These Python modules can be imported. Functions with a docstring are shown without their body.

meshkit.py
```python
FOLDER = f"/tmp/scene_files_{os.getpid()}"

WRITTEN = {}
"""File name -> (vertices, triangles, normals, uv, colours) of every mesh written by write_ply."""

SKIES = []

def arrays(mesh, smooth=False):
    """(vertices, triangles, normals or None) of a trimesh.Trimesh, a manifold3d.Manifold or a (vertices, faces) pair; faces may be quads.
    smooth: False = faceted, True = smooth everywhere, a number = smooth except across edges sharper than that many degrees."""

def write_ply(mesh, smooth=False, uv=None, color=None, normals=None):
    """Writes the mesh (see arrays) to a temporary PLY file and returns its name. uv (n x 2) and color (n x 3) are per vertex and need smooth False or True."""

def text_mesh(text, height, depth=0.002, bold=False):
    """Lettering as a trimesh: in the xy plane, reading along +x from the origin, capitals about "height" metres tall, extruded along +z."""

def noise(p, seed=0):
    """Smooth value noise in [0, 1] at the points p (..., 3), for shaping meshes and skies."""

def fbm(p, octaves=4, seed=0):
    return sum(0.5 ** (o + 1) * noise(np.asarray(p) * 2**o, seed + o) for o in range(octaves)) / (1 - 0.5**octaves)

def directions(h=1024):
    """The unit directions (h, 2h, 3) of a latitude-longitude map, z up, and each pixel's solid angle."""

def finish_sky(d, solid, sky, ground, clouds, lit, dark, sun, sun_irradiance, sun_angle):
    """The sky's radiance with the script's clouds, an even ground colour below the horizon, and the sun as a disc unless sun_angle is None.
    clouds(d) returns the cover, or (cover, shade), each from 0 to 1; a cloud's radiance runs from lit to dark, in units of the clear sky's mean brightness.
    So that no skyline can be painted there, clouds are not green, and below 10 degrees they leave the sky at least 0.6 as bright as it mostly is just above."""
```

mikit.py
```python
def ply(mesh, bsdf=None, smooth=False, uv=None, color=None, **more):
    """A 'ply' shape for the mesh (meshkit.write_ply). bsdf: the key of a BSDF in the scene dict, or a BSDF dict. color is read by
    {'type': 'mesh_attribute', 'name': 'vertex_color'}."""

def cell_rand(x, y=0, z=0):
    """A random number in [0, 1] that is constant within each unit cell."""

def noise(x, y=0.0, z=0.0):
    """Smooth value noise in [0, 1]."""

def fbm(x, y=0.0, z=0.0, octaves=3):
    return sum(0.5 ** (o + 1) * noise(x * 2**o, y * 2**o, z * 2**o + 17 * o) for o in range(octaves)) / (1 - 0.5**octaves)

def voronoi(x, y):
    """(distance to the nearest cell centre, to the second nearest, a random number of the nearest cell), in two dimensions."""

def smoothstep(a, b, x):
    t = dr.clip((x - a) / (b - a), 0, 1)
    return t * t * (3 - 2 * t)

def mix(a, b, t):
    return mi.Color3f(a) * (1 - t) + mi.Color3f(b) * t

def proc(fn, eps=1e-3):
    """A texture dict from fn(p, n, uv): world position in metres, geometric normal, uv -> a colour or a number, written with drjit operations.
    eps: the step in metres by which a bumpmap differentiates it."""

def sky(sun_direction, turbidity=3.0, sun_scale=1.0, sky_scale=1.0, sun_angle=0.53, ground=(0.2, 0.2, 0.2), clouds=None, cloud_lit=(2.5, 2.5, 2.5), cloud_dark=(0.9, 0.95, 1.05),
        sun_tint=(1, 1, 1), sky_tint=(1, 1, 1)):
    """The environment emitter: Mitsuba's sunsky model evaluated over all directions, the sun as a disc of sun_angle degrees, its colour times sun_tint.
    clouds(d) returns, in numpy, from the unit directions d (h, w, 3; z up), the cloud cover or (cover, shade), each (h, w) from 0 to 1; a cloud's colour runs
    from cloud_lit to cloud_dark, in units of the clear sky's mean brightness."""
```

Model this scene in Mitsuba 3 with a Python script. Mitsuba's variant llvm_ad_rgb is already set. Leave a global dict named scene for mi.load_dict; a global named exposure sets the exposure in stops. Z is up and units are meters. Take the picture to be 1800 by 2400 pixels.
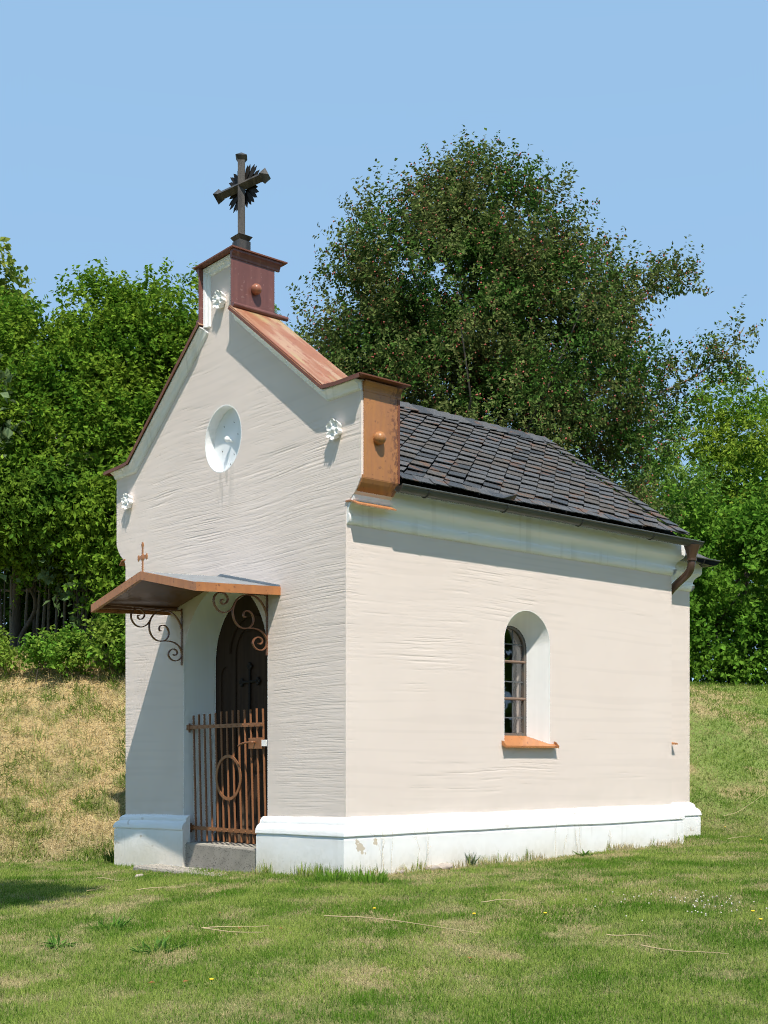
import math
import numpy as np
import drjit as dr
import mitsuba as mi
import trimesh
import manifold3d as m3
import mikit
import meshkit
from shapely.geometry import Polygon, box as sbox
from mikit import proc, noise, fbm, smoothstep, mix, voronoi

PI = math.pi
scene, labels = {}, {}
# ------------------------------------------------------------------ camera, sky, exposure
EYE = 1.135
CAM = np.array([9.835, -7.725, EYE])
FWD = np.array([-0.76691, 0.64175, 0.0])
RIGHT = np.array([0.64175, 0.76691, 0.0])
T = mi.ScalarTransform4f
scene['camera'] = {'type': 'perspective', 'fov': 34.64, 'fov_axis': 'x', 'near_clip': 0.1, 'far_clip': 3000.0,
                   'principal_point_offset_x': 0.0, 'principal_point_offset_y': -0.2458,
                   'to_world': T().look_at(origin=CAM.tolist(), target=(CAM + FWD).tolist(), up=[0, 0, 1])}
SUN = [1.85, -1.0, 3.06]
# clear summer sky under an even thin veil, which flattens its gradient
scene['sky'] = mikit.sky(SUN, turbidity=2.5, ground=(0.11, 0.12, 0.055), sky_scale=1.33, sky_tint=(1.2, 1.15, 1.08), sun_tint=(0.90, 1.0, 1.16),
                         clouds=lambda d: np.full(d.shape[:2], 0.84), cloud_lit=(0.69, 1.14, 1.68))
exposure = 2.03


def V(r, d, z):
    """A point r metres right of and d metres ahead of the place where the photographer stood, at height z."""
    p = CAM + RIGHT * r + FWD * d
    return np.array([p[0], p[1], z])


# ------------------------------------------------------------------ materials
def bsdf(name, d):
    scene[name] = d
    return name


def principled(name, color, rough=0.6, bump=None, scale=1.0, eps=1e-3, **kw):
    d = {'type': 'principled', 'base_color': proc(color) if callable(color) else {'type': 'rgb', 'value': list(color)}, 'roughness': rough, **kw}
    if bump is not None:
        d = {'type': 'bumpmap', 'arbitrary': proc(bump, eps=eps), 'scale': scale, 'bsdf': d}
    return bsdf(name, {'type': 'twosided', 'bsdf': d})


def c3(*v):
    return mi.Color3f(*v)


def stucco_lines(p, n):
    front = smoothstep(0.5, 0.9, -n.y)
    u = p.x + p.y
    z = p.z + 0.10 * (fbm(u * 0.6, p.z * 0.5, 3.0, 2) - 0.5) + 0.007 * noise(u * 1.9, p.z * 1.6, 7.0) + 0.002 * noise(u * 8.0, p.z * 6.0, 1.0)
    a = noise(u * 1.9, z * 80.0, 2.0)
    b = noise(u * 2.6, z * 120.0, 5.0)
    e = noise(u * 1.1, z * 36.0, 8.0)
    strong = smoothstep(0.48, 0.85, noise(u * 1.1, p.z * 2.0, 11.0))
    groove = smoothstep(0.32, 0.16, a) * (0.30 + 1.1 * strong) * (0.4 + 0.6 * noise(u * 2.2, z * 30.0, 9.0))
    fine = smoothstep(0.55, 0.12, b)
    wide = smoothstep(0.5, 0.2, e)
    grit = noise(u * 70.0, p.z * 95.0, 4.0)
    amp = 0.50 + 0.35 * front
    return -(groove * 0.0044 + fine * 0.0016 + wide * 0.0009) * amp + grit * 0.0007


def stucco_color(p, n, uv):
    u = p.x + p.y
    t = fbm(u * 1.7, p.z * 1.7, 3.0, 3)
    c = mix((0.68, 0.589, 0.537), (0.72, 0.629, 0.575), t)
    z = p.z + 0.13 * (fbm(u * 0.6, p.z * 0.5, 3.0, 2) - 0.5)
    streak = smoothstep(0.45, 0.2, noise(u * 0.7, z * 26.0, 2.0))
    c = c * (1.0 - 0.03 * streak)
    base = smoothstep(1.2, 0.5, p.z) * fbm(u * 3.0, p.z * 3.0, 8.0, 3)
    c = mix(c, c3(0.50, 0.46, 0.39), 0.35 * base)
    # grey run-off stain under the round recess
    d = dr.square((p.x + 2.27) / 0.16) + dr.square((p.z - 4.38) / 0.26)
    st = dr.exp(-d) * smoothstep(0.3, 0.7, noise(p.x * 22.0, p.z * 4.0, 3.0)) * smoothstep(0.1, 0.0, p.y)
    return mix(c, c3(0.30, 0.28, 0.25), 0.45 * st)


principled('m_stucco', stucco_color, 0.92, bump=lambda p, n, uv: stucco_lines(p, n), eps=1.8e-3, specular=0.15)


def white_color(p, n, uv):
    u = p.x + p.y
    t = fbm(u * 2.3, p.z * 2.3, 1.0, 3)
    c = mix((0.76, 0.765, 0.77), (0.82, 0.82, 0.815), t)
    low = smoothstep(0.33, -0.08, p.z + 0.18 * (fbm(u * 2.0, 2.0, 0.0, 3) - 0.5))
    c = mix(c, c3(0.60, 0.545, 0.44), 0.75 * low)
    splash = smoothstep(0.42, 0.02, p.z + 0.12 * noise(u * 7.0, 1.0, 2.0)) * smoothstep(0.42, 0.62, fbm(u * 24.0, p.z * 22.0, 2.0, 3))
    c = mix(c, c3(0.56, 0.53, 0.45), 0.30 * splash)
    runs = smoothstep(0.60, 0.78, noise(u * 26.0, p.z * 0.8, 3.0)) * smoothstep(0.45, 0.7, noise(u * 3.0, p.z * 2.0, 9.0))
    c = mix(c, c3(0.60, 0.59, 0.56), 0.35 * runs)
    spots = smoothstep(0.80, 0.86, fbm(u * 6.0, p.z * 9.0, 5.0, 3)) * smoothstep(0.75, 0.2, p.z)
    c = mix(c, c3(0.50, 0.44, 0.37), 0.8 * spots)
    # flaked paint by the corner of the plinth
    dy, dz = (p.y - 0.10) / 0.055, (p.z - 0.29) / 0.075
    f1 = dr.square(dy + 0.6 * dz) + dr.square(dz) + 1.6 * (noise(p.y * 40.0, p.z * 40.0, 2.0) - 0.5)
    dy2, dz2 = (p.y - 0.30) / 0.028, (p.z - 0.335) / 0.045
    f2 = dr.square(dy2) + dr.square(dz2) + 1.4 * (noise(p.y * 50.0, p.z * 50.0, 3.0) - 0.5)
    side = smoothstep(0.02, 0.06, p.x)
    fl = dr.maximum(smoothstep(1.0, 0.8, f1), smoothstep(1.0, 0.8, f2)) * side
    return mix(c, c3(0.55, 0.48, 0.38), fl)


def white_bump(p, n, uv):
    u = p.x + p.y
    return 0.004 * fbm(u * 13.0, p.z * 13.0, 2.0, 3) + 0.0012 * noise(u * 75.0, p.z * 75.0, 1.0)


principled('m_white', white_color, 0.85, bump=white_bump, eps=2.5e-3, specular=0.2)
principled('m_reveal', lambda p, n, uv: mix((0.74, 0.74, 0.74), (0.80, 0.80, 0.795), fbm(p.x * 30.0 + p.y * 30.0, p.z * 0.8, 2.0, 3)), 0.88,
           bump=lambda p, n, uv: 0.0022 * noise((p.x + p.y) * 55.0, p.z * 2.0 + noise(p.y * 9.0, p.z * 2.0), 1.0), eps=2e-3, specular=0.15)
principled('m_plaster_ornament', lambda p, n, uv: mix((0.76, 0.76, 0.75), (0.82, 0.82, 0.81), noise(p.x * 40, p.y * 40, p.z * 40)), 0.8, specular=0.2)


def copper_fn(a, b, dark, streak_x=26.0):
    def fn(p, n, uv):
        u = p.x + p.y
        s = fbm(u * streak_x, p.z * 1.6, 1.0, 3)
        blot = fbm(u * 5.0, p.z * 4.0, p.y * 3.0, 4)
        c = mix(a, b, smoothstep(0.25, 0.75, 0.6 * s + 0.4 * blot))
        chips = smoothstep(0.74, 0.80, fbm(u * 30.0, p.z * 24.0, 6.0, 3))
        return mix(c, c3(*dark), 0.6 * chips)
    return fn


principled('m_copper', copper_fn((0.42, 0.172, 0.062), (0.35, 0.143, 0.056), (0.12, 0.05, 0.035)), 0.42, specular=0.4,
           bump=lambda p, n, uv: 0.004 * fbm((p.x + p.y) * 6.0, p.z * 3.0, 2.0, 2), eps=3e-3)


def pier_color(p, n, uv):
    c = copper_fn((0.40, 0.175, 0.062), (0.34, 0.150, 0.066), (0.20, 0.09, 0.05))(p, n, uv)
    edge = smoothstep(0.36, 0.48, p.y + 0.06 * noise(p.y * 20.0, p.z * 30.0)) * smoothstep(0.42, 0.62, fbm(p.y * 40.0, p.z * 30.0, 2.0, 3))
    return mix(c, c3(0.13, 0.055, 0.035), 0.8 * edge)


principled('m_pier_copper', pier_color, 0.38, specular=0.4, bump=lambda p, n, uv: 0.006 * fbm(p.y * 4.0, p.z * 2.5, 2.0, 2), eps=3e-3)
principled('m_burgundy', copper_fn((0.185, 0.078, 0.066), (0.145, 0.060, 0.053), (0.24, 0.14, 0.12)), 0.4, specular=0.4,
           bump=lambda p, n, uv: 0.006 * fbm(p.y * 4.0, p.z * 2.5, 2.0, 2), eps=3e-3)
principled('m_burgundy_knob', lambda p, n, uv: mix((0.34, 0.13, 0.07), (0.24, 0.09, 0.06), noise(p.x * 30, p.y * 30, p.z * 30)), 0.3, specular=0.5)


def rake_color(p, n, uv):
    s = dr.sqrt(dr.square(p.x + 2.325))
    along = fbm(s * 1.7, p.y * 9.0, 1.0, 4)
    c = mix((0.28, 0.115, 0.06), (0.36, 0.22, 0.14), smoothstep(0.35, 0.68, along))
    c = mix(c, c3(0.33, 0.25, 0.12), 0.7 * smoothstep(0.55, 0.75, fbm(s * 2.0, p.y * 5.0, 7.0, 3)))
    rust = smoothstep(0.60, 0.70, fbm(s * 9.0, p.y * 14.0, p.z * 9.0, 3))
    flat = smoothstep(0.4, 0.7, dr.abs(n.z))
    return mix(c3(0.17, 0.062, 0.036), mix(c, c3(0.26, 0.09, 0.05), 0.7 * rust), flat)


principled('m_rake_copper', rake_color, 0.5, specular=0.3)
principled('m_dark_copper', lambda p, n, uv: mix((0.19, 0.072, 0.042), (0.13, 0.05, 0.034), fbm((p.x + p.y) * 9.0, p.z * 9.0, p.y * 5.0, 3)), 0.5, specular=0.3)
principled('m_iron_brown', lambda p, n, uv: mix((0.27, 0.115, 0.048), (0.20, 0.08, 0.035), fbm(p.x * 40.0, p.z * 18.0, p.y * 30.0, 3)), 0.45, specular=0.4)
principled('m_scroll_iron', lambda p, n, uv: mix((0.19, 0.082, 0.042), (0.13, 0.055, 0.03), fbm(p.x * 40.0, p.z * 18.0, p.y * 30.0, 3)), 0.45, specular=0.4)
principled('m_soffit', lambda p, n, uv: mix((0.17, 0.075, 0.035), (0.12, 0.055, 0.03), fbm(p.x * 4.0, p.y * 4.0, 1.0, 3)), 0.35, specular=0.4)
principled('m_zinc', lambda p, n, uv: mix((0.24, 0.26, 0.28), (0.17, 0.19, 0.205), fbm(p.x * 6.0, p.y * 6.0, p.z * 6.0, 3)), 0.35, metallic=0.3)
principled('m_gutter', lambda p, n, uv: mix((0.052, 0.055, 0.05), (0.085, 0.088, 0.08), fbm(p.x * 9.0, p.y * 7.0, p.z * 20.0, 3)), 0.4, specular=0.4)
principled('m_gutter_hook', (0.025, 0.025, 0.024), 0.5)
principled('m_downpipe', lambda p, n, uv: mix((0.12, 0.062, 0.035), (0.06, 0.042, 0.036), fbm(p.x * 9.0, p.y * 9.0, p.z * 5.0, 3)), 0.32, specular=0.5, metallic=0.2)
principled('m_cross', lambda p, n, uv: mix((0.028, 0.026, 0.024), (0.062, 0.056, 0.050), smoothstep(0.35, 0.7, fbm(p.x * 14.0 + p.y * 14.0, p.z * 3.5, 2.0, 3))), 0.45, specular=0.35)
principled('m_cross_rays', (0.024, 0.021, 0.019), 0.6, specular=0.2)
principled('m_lead', (0.10, 0.108, 0.115), 0.5)
principled('m_window_bar', (0.20, 0.13, 0.095), 0.6)
principled('m_window_frame', lambda p, n, uv: mix((0.10, 0.105, 0.10), (0.17, 0.13, 0.10), noise(p.y * 60.0, p.z * 25.0)), 0.6)
principled('m_room', (0.22, 0.20, 0.18), 0.95)


def door_color(p, n, uv):
    g = fbm(p.x * 26.0 + noise(p.x * 6, p.z * 1.3) * 2.0, p.z * 1.2, 3.0, 4)
    c = mix((0.022, 0.013, 0.009), (0.06, 0.034, 0.021), g)
    low = smoothstep(0.9, 0.25, p.z) * smoothstep(0.45, 0.75, fbm(p.x * 18.0, p.z * 2.5, 6.0, 3))
    return mix(c, c3(0.24, 0.17, 0.11), 0.7 * low)


principled('m_door', door_color, 0.7, specular=0.15, bump=lambda p, n, uv: 0.0012 * noise(p.x * 90.0, p.z * 4.0), eps=1.5e-3)
principled('m_door_iron', (0.015, 0.012, 0.011), 0.6, specular=0.2)
principled('m_granite', lambda p, n, uv: mix(mix((0.18, 0.166, 0.142), (0.34, 0.31, 0.265), fbm(p.x * 9.0, p.z * 9.0, p.y * 9.0, 3)), c3(0.07, 0.065, 0.06), 0.7 * smoothstep(0.62, 0.72, noise(p.x * 70.0, p.y * 70.0, p.z * 70.0))), 0.9,
           bump=lambda p, n, uv: 0.004 * fbm(p.x * 60.0, p.y * 60.0, p.z * 60.0, 2), eps=2e-3)
principled('m_fieldstone', lambda p, n, uv: mix((0.30, 0.26, 0.22), (0.42, 0.36, 0.31), fbm(p.x * 12.0, p.y * 12.0, p.z * 12.0, 3)), 0.9)


def slate_fn(a, b):
    def fn(p, n, uv):
        g = fbm((p.y + p.z) * 9.0, (p.y - p.z) * 22.0, p.x * 7.0, 3)
        c = mix(a, b, g)
        rust = smoothstep(0.60, 0.70, fbm(p.x * 6.0, p.y * 6.0, p.z * 9.0, 3))
        return mix(c, c3(0.13, 0.065, 0.035), 0.55 * rust)
    return fn


SLATES = [principled('m_slate_blue', slate_fn((0.058, 0.060, 0.064), (0.088, 0.090, 0.094)), 0.65, specular=0.22),
          principled('m_slate_brown', slate_fn((0.060, 0.054, 0.049), (0.090, 0.081, 0.073)), 0.65, specular=0.22),
          principled('m_slate_grey', slate_fn((0.064, 0.063, 0.063), (0.094, 0.093, 0.093)), 0.6, specular=0.3),
          principled('m_slate_dark', slate_fn((0.036, 0.037, 0.040), (0.056, 0.056, 0.058)), 0.42, specular=0.45)]
principled('m_roof_deck', (0.012, 0.012, 0.012), 0.9)
bsdf('m_glass', {'type': 'thindielectric', 'int_ior': 1.65})
principled('m_bark', lambda p, n, uv: mix((0.045, 0.037, 0.030), (0.11, 0.095, 0.078), fbm(p.x * 9.0, p.y * 9.0, p.z * 2.5, 3)), 0.9,
           bump=lambda p, n, uv: 0.01 * fbm(p.x * 25.0, p.y * 25.0, p.z * 6.0, 2), eps=3e-3)
principled('m_branch', lambda p, n, uv: mix((0.15, 0.125, 0.10), (0.26, 0.225, 0.185), fbm(p.x * 9.0, p.y * 9.0, p.z * 9.0, 3)), 0.9)
principled('m_stake', lambda p, n, uv: mix((0.15, 0.125, 0.10), (0.28, 0.245, 0.20), fbm(p.x * 30.0, p.y * 30.0, p.z * 2.0, 3)), 0.9)
VC = {'type': 'mesh_attribute', 'name': 'vertex_color'}
bsdf('m_leaf', {'type': 'principledthin', 'base_color': VC, 'roughness': 0.45, 'diff_trans': 0.75, 'eta': 1.38})
bsdf('m_leaf_glossy', {'type': 'principledthin', 'base_color': VC, 'roughness': 0.32, 'diff_trans': 0.45, 'eta': 1.5})
bsdf('m_grass', {'type': 'principledthin', 'base_color': VC, 'roughness': 0.6, 'diff_trans': 0.55, 'eta': 1.33})
bsdf('m_colored', {'type': 'twosided', 'bsdf': {'type': 'principled', 'base_color': VC, 'roughness': 0.6}})

# ------------------------------------------------------------------ helpers
used = {}


def numbered(key):
    n = used.get(key, -1) + 1
    used[key] = n
    return key if n == 0 else f'{key}_{n:03d}'


def add(parent, name, mesh, mat, smooth=False, label=None, kind=None, color=None):
    key = numbered(f'{parent}__{name}' if parent else name)
    scene[key] = mikit.ply(mesh, mat, smooth=smooth, **({'color': color} if color is not None else {}))
    if label or kind:
        labels[key] = {**({'label': label} if label else {}), **({'kind': kind} if kind else {})}
    return key


def thing(name, label, cat, group=None, kind=None):
    key = numbered(name)
    labels[key] = {'label': label, 'category': cat, **({'group': group} if group else {}), **({'kind': kind} if kind else {})}
    return key


def tm(v, f):
    return trimesh.Trimesh(np.asarray(v, float), np.asarray(f), process=False)


def cat(meshes):
    vs, fs, o = [], [], 0
    for m in meshes:
        v, f, _ = meshkit.arrays(m)
        vs.append(v); fs.append(f + o); o += len(v)
    return tm(np.vstack(vs), np.vstack(fs))


def boxm(x0, x1, y0, y1, z0, z1):
    b = trimesh.creation.box((abs(x1 - x0), abs(y1 - y0), abs(z1 - z0)))
    b.apply_translation(((x0 + x1) / 2, (y0 + y1) / 2, (z0 + z1) / 2))
    return b


def rbox(x0, x1, y0, y1, z0, z1, r=0.006):
    """A box with chamfered edges."""
    pts = []
    for x, sx in ((x0, 1), (x1, -1)):
        for y, sy in ((y0, 1), (y1, -1)):
            for z, sz in ((z0, 1), (z1, -1)):
                pts += [(x, y + sy * r, z + sz * r), (x + sx * r, y, z + sz * r), (x + sx * r, y + sy * r, z)]
    return m3.Manifold.hull_points(np.array(pts))


def extrude_front(poly, y0, y1):
    """A polygon given in (x, z), as a solid from y0 to y1."""
    cs = m3.CrossSection([np.asarray(poly, float)], m3.FillRule.EvenOdd)
    return m3.Manifold.extrude(cs, y1 - y0).transform(np.array([[1, 0, 0, 0], [0, 0, 1, y0], [0, 1, 0, 0]], float))


def tube(path, radius, sides=8, cap=True):
    p = np.asarray(path, float)
    rad = np.broadcast_to(np.asarray(radius, float), (len(p),))
    t = np.gradient(p, axis=0)
    t /= np.linalg.norm(t, axis=1, keepdims=True) + 1e-12
    ref = np.array([0, 0, 1.0]) if abs(t[:, 2]).mean() < 0.8 else np.array([1.0, 0.1, 0])
    a = np.cross(t, ref); a /= np.linalg.norm(a, axis=1, keepdims=True) + 1e-12
    b = np.cross(t, a)
    ang = np.arange(sides) * 2 * PI / sides
    v = p[:, None] + rad[:, None, None] * (np.cos(ang)[None, :, None] * a[:, None] + np.sin(ang)[None, :, None] * b[:, None])
    i, j = np.meshgrid(np.arange(len(p) - 1), np.arange(sides), indexing='ij')
    q = np.stack([i * sides + j, i * sides + (j + 1) % sides, (i + 1) * sides + (j + 1) % sides, (i + 1) * sides + j], -1).reshape(-1, 4)
    f = np.vstack([q[:, [0, 1, 2]], q[:, [0, 2, 3]]])
    v = v.reshape(-1, 3)
    if cap:
        n = len(v)
        v = np.vstack([v, p[0], p[-1]])
        k = np.arange(sides)
        l = (len(p) - 1) * sides
        f = np.vstack([f, np.stack([np.full(sides, n), (k + 1) % sides, k], 1), np.stack([np.full(sides, n + 1), l + k, l + (k + 1) % sides], 1)])
    return tm(v, f)


def sweep(path, profile, put, caps=True):
    """A closed profile of (offset, h) along a polyline in a plane, mitred; the offset runs to the right of the path. put((u, v), h) makes the 3D point."""
    P = np.asarray(path, float)
    d = np.diff(P, axis=0); d /= np.linalg.norm(d, axis=1, keepdims=True)
    nr = np.stack([d[:, 1], -d[:, 0]], 1)
    off = [nr[0]]
    for i in range(1, len(P) - 1):
        s = nr[i - 1] + nr[i]
        off.append(s / (1 + nr[i - 1] @ nr[i]))
    off.append(nr[-1])
    off = np.array(off)
    pr = np.asarray(profile, float)
    uv = P[:, None, :] + off[:, None, :] * pr[None, :, :1]
    h = np.broadcast_to(pr[None, :, 1], uv.shape[:2])
    v = put(uv[..., 0].ravel(), uv[..., 1].ravel(), h.ravel())
    m = len(pr)
    i, j = np.meshgrid(np.arange(len(P) - 1), np.arange(m), indexing='ij')
    q = np.stack([i * m + j, (i + 1) * m + j, (i + 1) * m + (j + 1) % m, i * m + (j + 1) % m], -1).reshape(-1, 4)
    f = [q[:, [0, 1, 2]], q[:, [0, 2, 3]]]
    if caps:
        pv, pf = trimesh.creation.triangulate_polygon(Polygon(pr), engine='earcut')
        idx = np.array([int(np.argmin(np.linalg.norm(pr - x, axis=1))) for x in pv])
        f += [idx[pf], idx[pf][:, ::-1] + (len(P) - 1) * m]
    return tm(v, np.vstack(f))


PLAN = lambda u, v, h: np.stack([u, v, h], 1)            # path in plan, h = z
FRONT = lambda u, v, h: np.stack([u, h, v], 1)           # path in the front elevation (x, z), h = y


def arch_poly(c, half, base, spring, n=28):
    a = np.linspace(0, PI, n)
    return np.vstack([[(c - half, base)], [(c + half, base)], np.stack([c + half * np.cos(a), spring + half * np.sin(a)], 1)])


def loft_hull(polyA, fa, polyB, fb):
    return m3.Manifold.hull_points(np.vstack([np.array([fa(*p) for p in polyA]), np.array([fb(*p) for p in polyB])]))


def spline(pts, n=60):
    from scipy.interpolate import splprep, splev
    p = np.asarray(pts, float)
    tck, _ = splprep(p.T, s=0, k=3)
    return np.stack(splev(np.linspace(0, 1, n), tck), 1)


def ball(c, r, sub=3, squash=(1, 1, 1)):
    s = trimesh.creation.icosphere(subdivisions=sub, radius=1.0)
    return tm(np.array(s.vertices) * r * np.array(squash) + np.array(c), s.faces)


# ------------------------------------------------------------------ the lie of the land
def terrain(x, y):
    x, y = np.asarray(x, float), np.asarray(y, float)
    t = (x + 6.3) * 0.6 + (y - 0.6) * 0.8
    q = (x + 6.3) * -0.8 + (y - 0.6) * 0.6
    base = np.interp(t, [-40, -6, 0.3, 3.3, 7.7, 16, 60], [-0.8, -0.42, -0.21, -0.02, 0.09, 0.2, 0.5])
    s = np.clip((-q - 5.6) / 9.0, 0, 1)
    base = base - 0.30 * s * s * (3 - 2 * s)
    k = np.clip((q + 0.4) / 6.6, 0, 1)
    bank = 2.85 * (0.55 * k + 0.45 * k * k * (3 - 2 * k))
    bank = bank * np.interp(t, [-10, -1, 5, 12], [1.28, 1.245, 1.02, 0.87]) + 0.03 * np.clip(q - 6.2, 0, 60)
    P = np.stack([x, y, x * 0], -1)
    rough = np.clip((q + 1.0) / 2.0, 0, 1)
    return base + bank + 0.035 * (meshkit.fbm(P * 1.1, 3, seed=3) - 0.5) + rough * 0.16 * (meshkit.fbm(P * 0.9 + 7, 3, seed=5) - 0.5)


def bank_q(x, y):
    return (x + 6.3) * -0.8 + (y - 0.6) * 0.6


fine = np.arange(-16, 15.01, 0.16)
far = np.array([17, 20, 24, 30, 40, 60, 100, 200, 500])
gx = np.concatenate([-far[::-1] - 4, fine, far - 1])
gy = np.concatenate([-far[::-1] + 2, np.arange(-12, 20.01, 0.16), far + 4])
GX, GY = np.meshgrid(gx, gy, indexing='ij')
GV = np.stack([GX, GY, terrain(GX, GY)], -1).reshape(-1, 3)
ni, nj = GX.shape
I, J = np.meshgrid(np.arange(ni - 1), np.arange(nj - 1), indexing='ij')
Q = np.stack([I * nj + J, (I + 1) * nj + J, (I + 1) * nj + J + 1, I * nj + J + 1], -1).reshape(-1, 4)


def ground_color(p, n, uv):
    q = (p.x + 6.3) * -0.8 + (p.y - 0.6) * 0.6
    b = smoothstep(-0.6, 1.2, q + 1.4 * (fbm(p.x * 0.9, p.y * 0.9, 4.0, 3) - 0.5))
    t = fbm(p.x * 1.3, p.y * 1.3, 2.0, 4)
    g = noise(p.x * 60.0, p.y * 60.0, 1.0)
    lawn = mix(mix((0.085, 0.115, 0.030), (0.19, 0.16, 0.08), smoothstep(0.52, 0.72, t)), c3(0.24, 0.19, 0.10), 0.35 * g)
    dry = mix(mix((0.42, 0.31, 0.15), (0.28, 0.22, 0.10), t), c3(0.12, 0.15, 0.04), 0.7 * smoothstep(0.52, 0.68, fbm(p.x * 1.9, p.y * 1.9, 7.0, 3)))
    right = smoothstep(4.0, 10.0, (p.x + 6.3) * 0.6 + (p.y - 0.6) * 0.8)
    dry = mix(dry, mix((0.14, 0.19, 0.05), (0.27, 0.22, 0.11), smoothstep(0.5, 0.7, t)), right)
    return mix(lawn, dry, b)


principled('m_ground', ground_color, 0.95, bump=lambda p, n, uv: 0.02 * fbm(p.x * 14.0, p.y * 14.0, 1.0, 3), eps=4e-3, specular=0.1)
add(None, 'lawn', (GV, Q), 'm_ground', smooth=True)
labels['lawn'] = {'label': 'mown lawn with dry patches that rises to a bank behind the chapel', 'category': 'lawn', 'kind': 'structure'}

# ------------------------------------------------------------------ the chapel
CH = 'chapel'
labels[CH] = {'label': 'small cream stucco chapel with stepped copper-capped gable and slate roof', 'category': 'chapel'}
C, W2 = -2.325, 2.325


def mx(x):
    return 2 * C - x


half = [(2.325, -0.5), (2.325, 3.70), (2.345, 3.76), (2.40, 3.82), (2.47, 3.87), (2.525, 3.935), (2.565, 4.00), (2.57, 4.03), (2.57, 4.98), (2.06, 4.985), (0.335, 6.29), (0.335, 6.97)]
outline = [(C + a, z) for a, z in half] + [(C - a, z) for a, z in half[::-1]]
gable = extrude_front(outline, 0.0, 0.49)
nave = m3.Manifold.cube((4.65, 4.87 + 0.2, 4.45)).translate((-4.65, 0.29, -0.5))
WC = 2.663                                                # window centre along the side wall
win_out, win_in = arch_poly(WC, 0.384, 1.355, 2.52, 40), arch_poly(WC, 0.287, 1.44, 2.48, 40)
cut_win = loft_hull(win_out, lambda a, z: (0.0, a, z), win_in, lambda a, z: (-0.27, a, z)) + loft_hull(win_out, lambda a, z: (0.05, a, z), win_out, lambda a, z: (0.0, a, z)) + \
    loft_hull(win_in, lambda a, z: (-0.27, a, z), win_in, lambda a, z: (-0.5, a, z))
DC = -2.289                                               # door centre
dout, din = arch_poly(DC, 0.898, 0.10, 2.32, 48), arch_poly(DC, 0.792, 0.10, 2.37, 48)
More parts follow.
